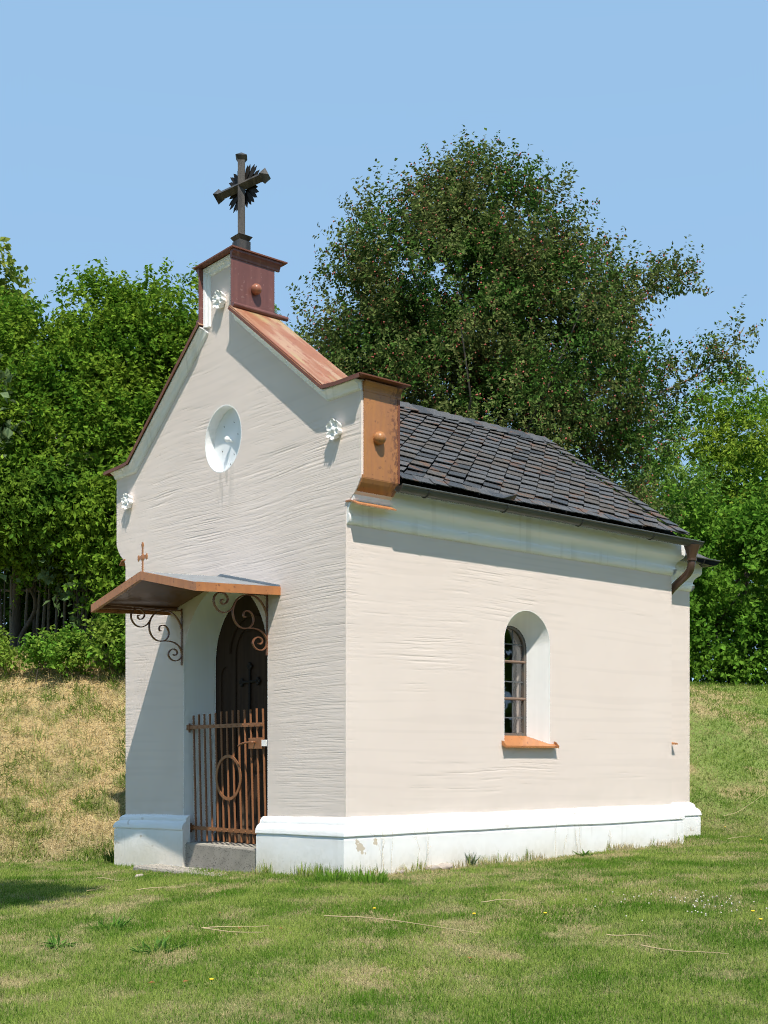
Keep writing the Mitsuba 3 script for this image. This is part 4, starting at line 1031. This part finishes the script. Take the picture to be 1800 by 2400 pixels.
# right of the chapel
tree('hedge_bush', 'light green bush behind the lawn right of the chapel', 'bush', [(6.3, 25.4, 4.0, 0.95), (6.9, 25.2, 3.5, 1.0), (7.3, 25.2, 4.7, 1.05), (6.5, 25.4, 5.1, 0.9), (5.7, 25.6, 4.2, 1.0), (6.8, 25.2, 2.9, 0.6), (7.0, 25.6, 6.0, 0.8), (6.2, 25.6, 6.1, 0.7), (7.7, 25.6, 5.9, 0.6)], (6.8, 25.8), 0.06, 2300, 8, 0.112, 0.7, (0.095, 0.225, 0.026), (0.19, 0.35, 0.045), 0.8, 61, gap=0.41, gscale=1.5, up=0.1, droop=0.35, n_limbs=5, flat=1.0, rough=1.0)
tree('hedge_bush', 'dark green bush at the right edge above the lawn', 'bush', [(8.3, 25.5, 3.6, 1.1), (8.4, 25.4, 4.8, 1.1), (9.4, 25.6, 4.2, 1.3), (7.8, 25.6, 3.2, 0.8), (8.9, 25.5, 2.9, 0.7), (8.2, 25.8, 6.0, 0.8)], (8.6, 26.2), 0.06, 2000, 8, 0.112, 0.7, (0.060, 0.150, 0.020), (0.14, 0.27, 0.035), 0.8, 62, gap=0.40, gscale=1.4, rough=1.0, up=0.1, droop=0.35, n_limbs=4, flat=1.1)
tree('ash_tree', 'light yellow green tree with airy crown at the right edge', 'tree', [(7.75, 28, 9.4, 0.65), (7.3, 28, 8.7, 0.75), (8.3, 28, 8.6, 0.85), (7.0, 28, 7.7, 0.75), (7.9, 27.8, 7.7, 0.9), (8.8, 28, 7.5, 1.1), (7.4, 28, 6.7, 0.8), (8.4, 27.8, 6.4, 1.1), (9.3, 28, 6.6, 1.2), (9.6, 28.2, 8.2, 0.9)], (8.0, 28.4), 0.12, 2100, 10, 0.125, 0.42, (0.125, 0.255, 0.028), (0.31, 0.385, 0.050), 0.7, 63, gap=0.42, gscale=1.9, up=0.35, droop=0.3, spread=0.8)
tree('ash_tree', 'pale green tree with narrow leaflets and sky gaps beside the berry tree', 'tree', [(6.3, 27, 7.3, 0.7), (6.7, 27, 6.7, 0.7), (5.9, 27, 6.5, 0.7), (6.5, 27.2, 5.9, 0.75), (5.6, 27, 5.7, 0.8), (7.2, 27, 5.9, 0.7), (6.2, 27, 5.1, 0.8), (5.2, 27, 6.9, 0.6), (6.0, 27, 8.0, 0.5)], (6.6, 27.4), 0.08, 1250, 11, 0.12, 0.36, (0.13, 0.26, 0.045), (0.23, 0.34, 0.07), 0.7, 64, gap=0.45, gscale=2.0, up=0.15, droop=0.5, spread=0.7)
tree('far_tree', 'dark green tree far behind the right edge', 'tree', [(9.8, 33, 8.0, 1.6), (10.4, 33, 9.5, 1.1), (9.0, 33, 6.5, 1.6), (7.6, 33, 5.0, 1.4), (11, 33, 7, 1.8)], (9.8, 33.5), 0.2, 1500, 9, 0.18, 0.6, (0.075, 0.16, 0.022), (0.14, 0.24, 0.035), 0.7, 65, gap=0.36)
# the tree left of the photographer whose shade lies on the lawn
tree('shade_tree', 'spreading tree left of the viewpoint that shades the lawn corner', 'tree', [(-2.55, 6.5, 9.2, 0.75), (-3.6, 6.3, 9.4, 1.2), (-5.4, 5.6, 9.6, 1.8), (-2.4, 5.5, 9.6, 0.5), (-1.95, 0.9, 9.8, 0.75), (-3.6, 1.8, 10.0, 1.4), (-5.6, 3.0, 10.2, 2.2)], (-6.4, 3.6), 0.25, 5200, 9, 0.14, 0.62, GREEN, LIME, 0.5, 66, gap=0.2, inner=0.25, fork=0.6)

tree('roadside_tree', 'broad tree beyond the right edge that the window panes mirror', 'tree', [(18, 13, 3.5, 2.6), (19, 15.5, 5.5, 2.6), (19, 11, 5.5, 2.6), (20, 13, 7.5, 2.6), (21, 17, 4, 3)], (19, 13.5), 0.25, 2600, 8, 0.3, 0.6, GREEN, LIME, 0.5, 67, gap=0.2)

# weathered stakes of the fence in the shade
fk = thing('picket_fence', 'weathered wooden stake fence in the shade under the left trees', 'fence')
for i in range(17):
    r_ = -7.65 + i * 0.155 + rg.uniform(-0.03, 0.03)
    a = V(r_, 25.2, 0); z0 = float(terrain(a[0], a[1]))
    b = V(r_ + rg.normal(0.06, 0.05), 25.25, 0)
    add(fk, 'stake', tube([[a[0], a[1], z0 - 0.2], [(a[0] + b[0]) / 2 + rg.normal(0, 0.015), (a[1] + b[1]) / 2, z0 + 0.9], [b[0], b[1], z0 + 1.85 + rg.uniform(-0.15, 0.2)]], [0.035 * rg.uniform(0.8, 1.2), 0.034, 0.026], 7), 'm_stake', smooth=50)
for zr in (0.5, 1.4):
    a, b = V(-7.9, 25.3, 0), V(-5.0, 25.3, 0)
    add(fk, 'rail', tube([[a[0], a[1], float(terrain(a[0], a[1])) + zr], [b[0], b[1], float(terrain(b[0], b[1])) + zr]], 0.03, 7), 'm_stake', smooth=50)

# ------------------------------------------------------------------ grass
gr = np.random.default_rng(101)


def footprint(x, y, m=0.12):
    a = (x > -4.65 - m) & (x < 0 + m) & (y > -m) & (y < 5.4 + m)
    b = (x > -3.9 - m) & (x < -0.75 + m) & (y > 5) & (y < 6.8 + m)
    c = (x > -3.7) & (x < -1.2) & (y > -0.12) & (y < 0.2)
    return a | b | c


def scatter(n, d0, d1, pw, wide=0.335):
    d = (d0 ** pw + (d1 ** pw - d0 ** pw) * gr.random(n)) ** (1 / pw)
    r = gr.uniform(-1, 1, n) * (d * wide + 0.3)
    p = CAM[None, :2] + RIGHT[None, :2] * r[:, None] + FWD[None, :2] * d[:, None]
    ok = ~footprint(p[:, 0], p[:, 1])
    return p[ok], d[ok]


def dryness(p):
    P3 = np.column_stack([p, np.zeros(len(p))])
    t = meshkit.fbm(P3 * 0.75, 3, seed=14) * 0.30 + meshkit.fbm(P3 * 3.6, 4, seed=15) * 0.70
    # scorched strip along the foot of the side wall and before the step
    wall_d = np.where((p[:, 1] > -0.3) & (p[:, 1] < 5.8), np.abs(p[:, 0] - 0.25), 9)
    front_d = np.where((p[:, 0] > -5.0) & (p[:, 0] < -0.6), np.abs(p[:, 1] + 0.55), 9)
    bare = sum(a * np.exp(-(((p[:, 0] - x) / w) ** 2 + ((p[:, 1] - y) / w) ** 2)) for x, y, w, a in ((1.15, -4.0, 0.55, 0.13), (0.75, -3.3, 0.4, 0.10), (1.9, -4.9, 0.5, 0.10), (1.5, -2.5, 0.35, 0.08), (2.9, -3.9, 0.3, 0.06), (2.7, -0.6, 0.5, 0.05)))
    return t + bare + 0.15 * np.exp(-(wall_d / 0.28) ** 2) + 0.12 * np.exp(-(front_d / 0.22) ** 2)


G1, G2, G3 = np.array([0.105, 0.215, 0.024]), np.array([0.290, 0.370, 0.085]), np.array([0.50, 0.43, 0.225])


def grass(name, p, d, h, w, lean, dry_bias, label, green=(G1, G2), straw=G3):
    n = len(p)
    z = terrain(p[:, 0], p[:, 1])
    dry = np.clip((dryness(p) - 0.545) * 4.8 + 0.29 + dry_bias + gr.normal(0, 0.38, n), 0, 1)
    az = gr.uniform(0, 2 * PI, n)
    ln = np.abs(gr.normal(0, 1, n)) * lean * (1 + 0.8 * dry)
    D = unit(np.column_stack([np.cos(az) * ln, np.sin(az) * ln, np.ones(n)]))
    U = unit(np.column_stack([np.cos(az + gr.normal(0, 0.6, n)), np.sin(az + gr.normal(0, 0.6, n)), 0.4 * np.ones(n)]))
    mixg = np.clip((meshkit.fbm(np.column_stack([p * 2.0, z]), 4, seed=19) - 0.5) * 3.2 + 0.5 + gr.normal(0, 0.35, n), 0, 1)[:, None]
    col = green[0] * (1 - mixg) + green[1] * mixg
    col = col * (1 - dry[:, None]) + straw * gr.uniform(0.7, 1.15, (n, 1)) * dry[:, None]
    P = np.column_stack([p, z - 0.004])
    hh = h * gr.uniform(0.55, 1.3, n) * (1 - 0.35 * dry)
    key = add(None, name, leaf_mesh(P, D, U, hh, w * gr.uniform(0.7, 1.3, n)), 'm_grass', color=np.repeat(np.clip(col, 0.004, 0.8), 4, axis=0))
    labels[key] = {'label': label, 'category': 'grass', 'kind': 'stuff'}


p, d = scatter(420000, 5.0, 19.0, 0.9)
q = bank_q(p[:, 0], p[:, 1])
near = q < 0.1 + gr.normal(0, 0.35, len(q))
p, d = p[near], d[near]
grass('lawn_grass', p, d, 0.036 + 0.0010 * d, 0.0028 + 0.00035 * d, 0.9, 0.0, 'short mown grass of the lawn, partly bleached by the sun')
p, d = scatter(300000, 14.0, 29.0, 1.0)
q = bank_q(p[:, 0], p[:, 1])
t_ = (p[:, 0] + 6.3) * 0.6 + (p[:, 1] - 0.6) * 0.8
left = (q > -0.2 + gr.normal(0, 0.35, len(q))) & (t_ < 5)
pl, dl = p[left], d[left]
lying = 1.5 + 0 * dl
grass('bank_grass', pl, dl, np.full(len(pl), 0.17), 0.004 + 0.00030 * dl, 1.9, 0.52, 'long dried grass lying on the bank left of the chapel', green=(np.array([0.12, 0.21, 0.030]), np.array([0.29, 0.35, 0.08])), straw=np.array([0.66, 0.54, 0.32]))
right = (q > -0.2 + gr.normal(0, 0.35, len(q))) & (t_ >= 5)
pr_, dr_ = p[right], d[right]
grass('slope_grass', pr_, dr_, np.full(len(pr_), 0.075), 0.004 + 0.00030 * dr_, 1.2, -0.10, 'green grass on the slope right of the chapel')
# wisps of taller grass along the walls
n = 1500
sd = gr.random(n)
wx = np.where(sd < 0.65, 0.10 + np.abs(gr.normal(0, 0.07, n)), gr.uniform(-1.4, 0.1, n))
wy = np.where(sd < 0.65, gr.uniform(-0.1, 5.6, n), -0.11 - np.abs(gr.normal(0, 0.06, n)))
lf = sd > 0.9
wx = np.where(lf, -4.72 - np.abs(gr.normal(0, 0.2, n)), wx); wy = np.where(lf, gr.uniform(-0.35, 1.2, n), wy)
clump = meshkit.fbm(np.column_stack([wx, wy, 0 * wx]) * 2.2, 2, seed=44) > 0.44
pw_ = np.column_stack([wx, wy])[clump]
grass('wall_grass', pw_, np.full(len(pw_), 12.0), np.full(len(pw_), 0.15), np.full(len(pw_), 0.006), 0.35, 0.15, 'wispy uncut grass along the foot of the chapel walls')
# seed stalks standing against the side wall
ns = 12
sy_ = gr.uniform(0.2, 4.6, ns); sx_ = 0.14 + np.abs(gr.normal(0, 0.04, ns))
Ps = np.column_stack([sx_, sy_, terrain(sx_, sy_)])
stalk = []
for k in range(ns):
    hgt = gr.uniform(0.22, 0.55)
    lean_ = gr.normal(0, 0.08, 2)
    stalk.append(tube(np.array([Ps[k], Ps[k] + [lean_[0] * 0.4, lean_[1] * 0.4, hgt * 0.6], Ps[k] + [lean_[0] * 0.3, lean_[1], hgt]]), [0.0018, 0.0014, 0.0009], 4, cap=False))
    for j in range(5):
        tip = Ps[k] + [lean_[0] * 0.3, lean_[1], hgt]
        stalk.append(tube([tip - [0, lean_[1] * 0.05, 0.02 * j], tip + [gr.normal(0, 0.012), gr.normal(0, 0.02), 0.02 - 0.02 * j]], 0.0012, 3, cap=False))
principled('m_straw', (0.46, 0.36, 0.20), 0.7)
kk = add(None, 'seed_stalks', cat(stalk), 'm_straw')
labels[kk] = {'label': 'thin dry seed stalks standing against the white plinth', 'category': 'grass', 'kind': 'stuff'}


# green tufts by the corner, weeds in the lawn
def tuft(name, label, cat_, x, y, n, h, w, spread_, base, alt, lean_=0.6, seed=0, flatten=1.0):
    r = np.random.default_rng(seed)
    az = r.uniform(0, 2 * PI, n); rad = spread_ * np.sqrt(r.random(n))
    px_, py_ = x + rad * np.cos(az), y + rad * np.sin(az)
    P = np.column_stack([px_, py_, terrain(px_, py_)])
    az = az + r.normal(0, 0.5, n)
    ln = np.abs(r.normal(0.5, 0.5, n)) * lean_
    D = unit(np.column_stack([np.cos(az) * ln, np.sin(az) * ln, np.full(n, flatten)]))
    U = unit(np.column_stack([-np.cos(az) * 0.3, -np.sin(az) * 0.3, np.ones(n)]))
    c = np.array(base) + (np.array(alt) - np.array(base)) * r.random((n, 1))
    k = thing(name, label, cat_)
    scene[k] = mikit.ply(leaf_mesh(P, D, U, h * r.uniform(0.6, 1.25, n), w * r.uniform(0.8, 1.2, n)), 'm_grass', color=np.repeat(c, 4, axis=0))


tuft('grass_tuft', 'lush green grass tuft at the front corner of the chapel', 'grass tuft', 0.28, -0.36, 110, 0.13, 0.012, 0.16, (0.10, 0.22, 0.025), (0.19, 0.34, 0.045), seed=1)
tuft('grass_tuft', 'lush green grass tuft just right of the one at the front corner', 'grass tuft', 0.68, -0.24, 110, 0.14, 0.012, 0.17, (0.10, 0.22, 0.025), (0.19, 0.34, 0.045), seed=2)
tuft('grass_tuft', 'green grass tuft at the left end of the plinth', 'grass tuft', -5.15, 0.15, 90, 0.22, 0.012, 0.15, (0.07, 0.15, 0.02), (0.15, 0.22, 0.04), seed=3)
tuft('weed_plant', 'flat green weed rosette in the dry patch at lower left', 'weed', 1.18, -3.67, 36, 0.13, 0.022, 0.05, (0.10, 0.22, 0.04), (0.16, 0.30, 0.06), 2.0, 4, 0.35)
tuft('weed_plant', 'flat green weed rosette behind the dry patch at lower left', 'weed', 0.83, -3.05, 44, 0.12, 0.02, 0.13, (0.11, 0.24, 0.04), (0.18, 0.32, 0.06), 1.6, 5, 0.5)
tuft('weed_plant', 'green weed rosette in the lawn left of centre near the front', 'weed', 2.01, -3.3, 40, 0.12, 0.02, 0.13, (0.10, 0.22, 0.04), (0.16, 0.29, 0.07), 1.6, 6, 0.5)
tuft('weed_plant', 'small bluish green tuft growing against the white plinth', 'weed', 0.15, 1.62, 40, 0.16, 0.005, 0.02, (0.07, 0.12, 0.05), (0.10, 0.16, 0.07), 0.5, 7)
tuft('weed_plant', 'leafy weed by the foot of the side wall below the window', 'weed', 0.35, 3.25, 24, 0.09, 0.04, 0.06, (0.07, 0.16, 0.03), (0.12, 0.22, 0.04), 1.5, 8, 0.6)

STRAWS = [((2.13, -1.89), (3.62, -1.64)), ((1.76, -2.78), (2.09, -2.38)), ((1.76, -2.78), (2.34, -2.60)), ((4.65, -1.16), (5.29, -1.09)), ((4.22, -0.99), (4.51, -0.88)), ((2.57, -0.60), (2.79, -0.39)), ((-1.09, -1.78), (-0.78, -1.41)), ((-2.88, -1.3), (-2.32, -1.28)), ((-1.56, -2.07), (-1.89, -1.75)),
          ((-0.99, 7.95), (-1.17, 9.25)), ((-6.3, 0.9), (-5.6, 0.7)), ((-7.6, 2.0), (-6.5, 1.3)), ((-7.0, 1.5), (-6.6, 0.9)), ((0.35, 6.1), (0.1, 7.0)), ((-0.2, 8.3), (-0.6, 9.3))]
SLAB = ['longest straw stalk lying across the middle of the lawn', 'straw stalk pointing right in the lawn left of the middle', 'straw stalk crossing under another left of the middle of the lawn', 'long straw stalk lying in the lawn at lower right', 'straw stalk lying just above the long one at lower right',
        'short straw stalk in the lawn below the window', 'straw stalk lying in the grass before the granite step', 'straw stalk lying by the small stone before the left plinth', 'slanting straw stalk in the lawn before the left plinth', 'straw stalk lying beside the far corner of the chapel',
        'straw stalk low on the bank by the left plinth', 'long slanting straw stalk in the middle of the left bank', 'short steep straw stalk on the left bank', 'straw stalk in the lawn by the plinth of the far corner', 'straw stalk at the foot of the slope right of the chapel']
for k, (a, b) in enumerate(STRAWS):
    a, b = np.array(a), np.array(b)
    onbank = bank_q(*(a + b) / 2) > 0.3
    tt = np.linspace(0, 1, 9)
    nrm = np.array([-(b - a)[1], (b - a)[0]])
    pts = a + (b - a) * tt[:, None] + nrm * (0.018 * np.sin(tt * 2.6 + k))[:, None]
    zz = terrain(pts[:, 0], pts[:, 1]) + (0.09 if onbank else 0.045) + 0.008 * np.sin(tt * 5 + k)
    lab = (SLAB[k], 'straw stalks on the bank' if onbank else 'straw stalks on the lawn')
    key = thing('straw_stalk', lab[0], 'straw', lab[1])
    scene[key] = mikit.ply(tube(np.column_stack([pts, zz]), np.linspace(0.0045, 0.002, 9), 5), 'm_straw', smooth=50)
DAND = [(3.01, -1.11), (3.38, -0.71), (4.49, 0.38), (4.72, 0.13), (3.38, -3.7), (-0.77, 7.65), (0.75, 6.23), (2.24, -1.47), (0.2, 8.9), (-0.9, 9.6)]
principled('m_dandelion', (0.75, 0.50, 0.02), 0.7)
principled('m_stem', (0.12, 0.20, 0.04), 0.6)
DLAB = ['left one of two dandelions below the window', 'right one of two dandelions below the window', 'left dandelion of the pair at the right edge of the lawn', 'right dandelion of the pair at the right edge of the lawn', 'single dandelion in the lawn at the bottom left', 'dandelion at the foot of the slope by a straw stalk', 'dandelion in the lawn right of the far chapel corner', 'dandelion in the middle of the lawn by the longest straw', 'lower dandelion on the slope right of the chapel', 'upper dandelion on the slope right of the chapel']
for (x, y), dl in zip(DAND, DLAB):
    z = float(terrain(x, y))
    key = thing('dandelion', dl, 'flower', 'dandelions in the grass')
    add(key, 'flower_head', ball((x, y, z + 0.055), 0.0145, 2, (1, 1, 0.45)), 'm_dandelion', smooth=True)
    add(key, 'stem', tube([(x, y, z), (x, y, z + 0.05)], 0.003, 5), 'm_stem')
nc = 60
cx_, cy_ = 3.9 + gr.normal(0, 0.35, nc), 0.45 + gr.normal(0, 0.35, nc)
kk = add(None, 'clover_flowers', cat([ball((x, y, float(terrain(x, y)) + 0.045), 0.0055, 1) for x, y in zip(cx_, cy_)]), bsdf('m_clover', {'type': 'twosided', 'bsdf': {'type': 'principled', 'base_color': {'type': 'rgb', 'value': [0.6, 0.55, 0.5]}, 'roughness': 0.8}}))
labels[kk] = {'label': 'tiny white clover flowers scattered in the right part of the lawn', 'category': 'flowers', 'kind': 'stuff'}
# dry fallen leaves
rd = np.random.default_rng(9)
FL = ['dry brown leaf by the crossing straw stalks', 'dry brown leaf right of the crossing straw stalks', 'dry brown leaf left of the crossing straw stalks', 'dry brown leaf just left of the single dandelion at the bottom', 'dry brown leaf below the single dandelion at the bottom', 'dry brown leaf in the bare patch at the lower left', 'dry brown leaf in the middle of the foreground lawn', 'dry brown leaf behind the weed rosettes on the left']
for x, y in [(1.95, -2.55), (2.25, -2.4), (1.6, -2.95), (3.2, -3.75), (3.05, -3.9), (1.3, -4.3), (4.1, -2.2), (1.1, -2.2)]:
    z = float(terrain(x, y))
    key = thing('fallen_leaf', FL.pop(0), 'leaf', 'dry leaves on the lawn')
    az = rd.uniform(0, 2 * PI)
    scene[key] = mikit.ply(leaf_mesh(np.array([[x, y, z + 0.035]]), unit(np.array([[math.cos(az), math.sin(az), 0.1]])), np.array([[0.1, 0.1, 1.0]]), np.array([0.05]), np.array([0.035])), 'm_grass', color=np.tile([[0.30, 0.15, 0.06]], (4, 1)))
# pale stones at the foot of the wall
for k, (x, y, s_) in enumerate([(0.13, 1.05, 0.07), (0.15, 1.22, 0.09), (0.12, 0.62, 0.05), (-2.83, -0.8, 0.05)]):
    z = float(terrain(x, y))
    st_ = ball((x, y, z + s_ * 0.25), s_, 3, (0.7, 1.2, 0.6))
    v = np.array(st_.vertices); v += (meshkit.fbm(v * 14, 2, seed=k) - 0.5)[:, None] * s_ * 0.9
    lab = ['pale field stone showing under the plinth', 'larger pale field stone showing under the plinth', 'small field stone under the plinth near the corner', 'small pale stone in the grass before the slab'][k]
    key = thing('field_stone', lab, 'stone')
    scene[key] = mikit.ply(tm(v, st_.faces), 'm_fieldstone', smooth=40)
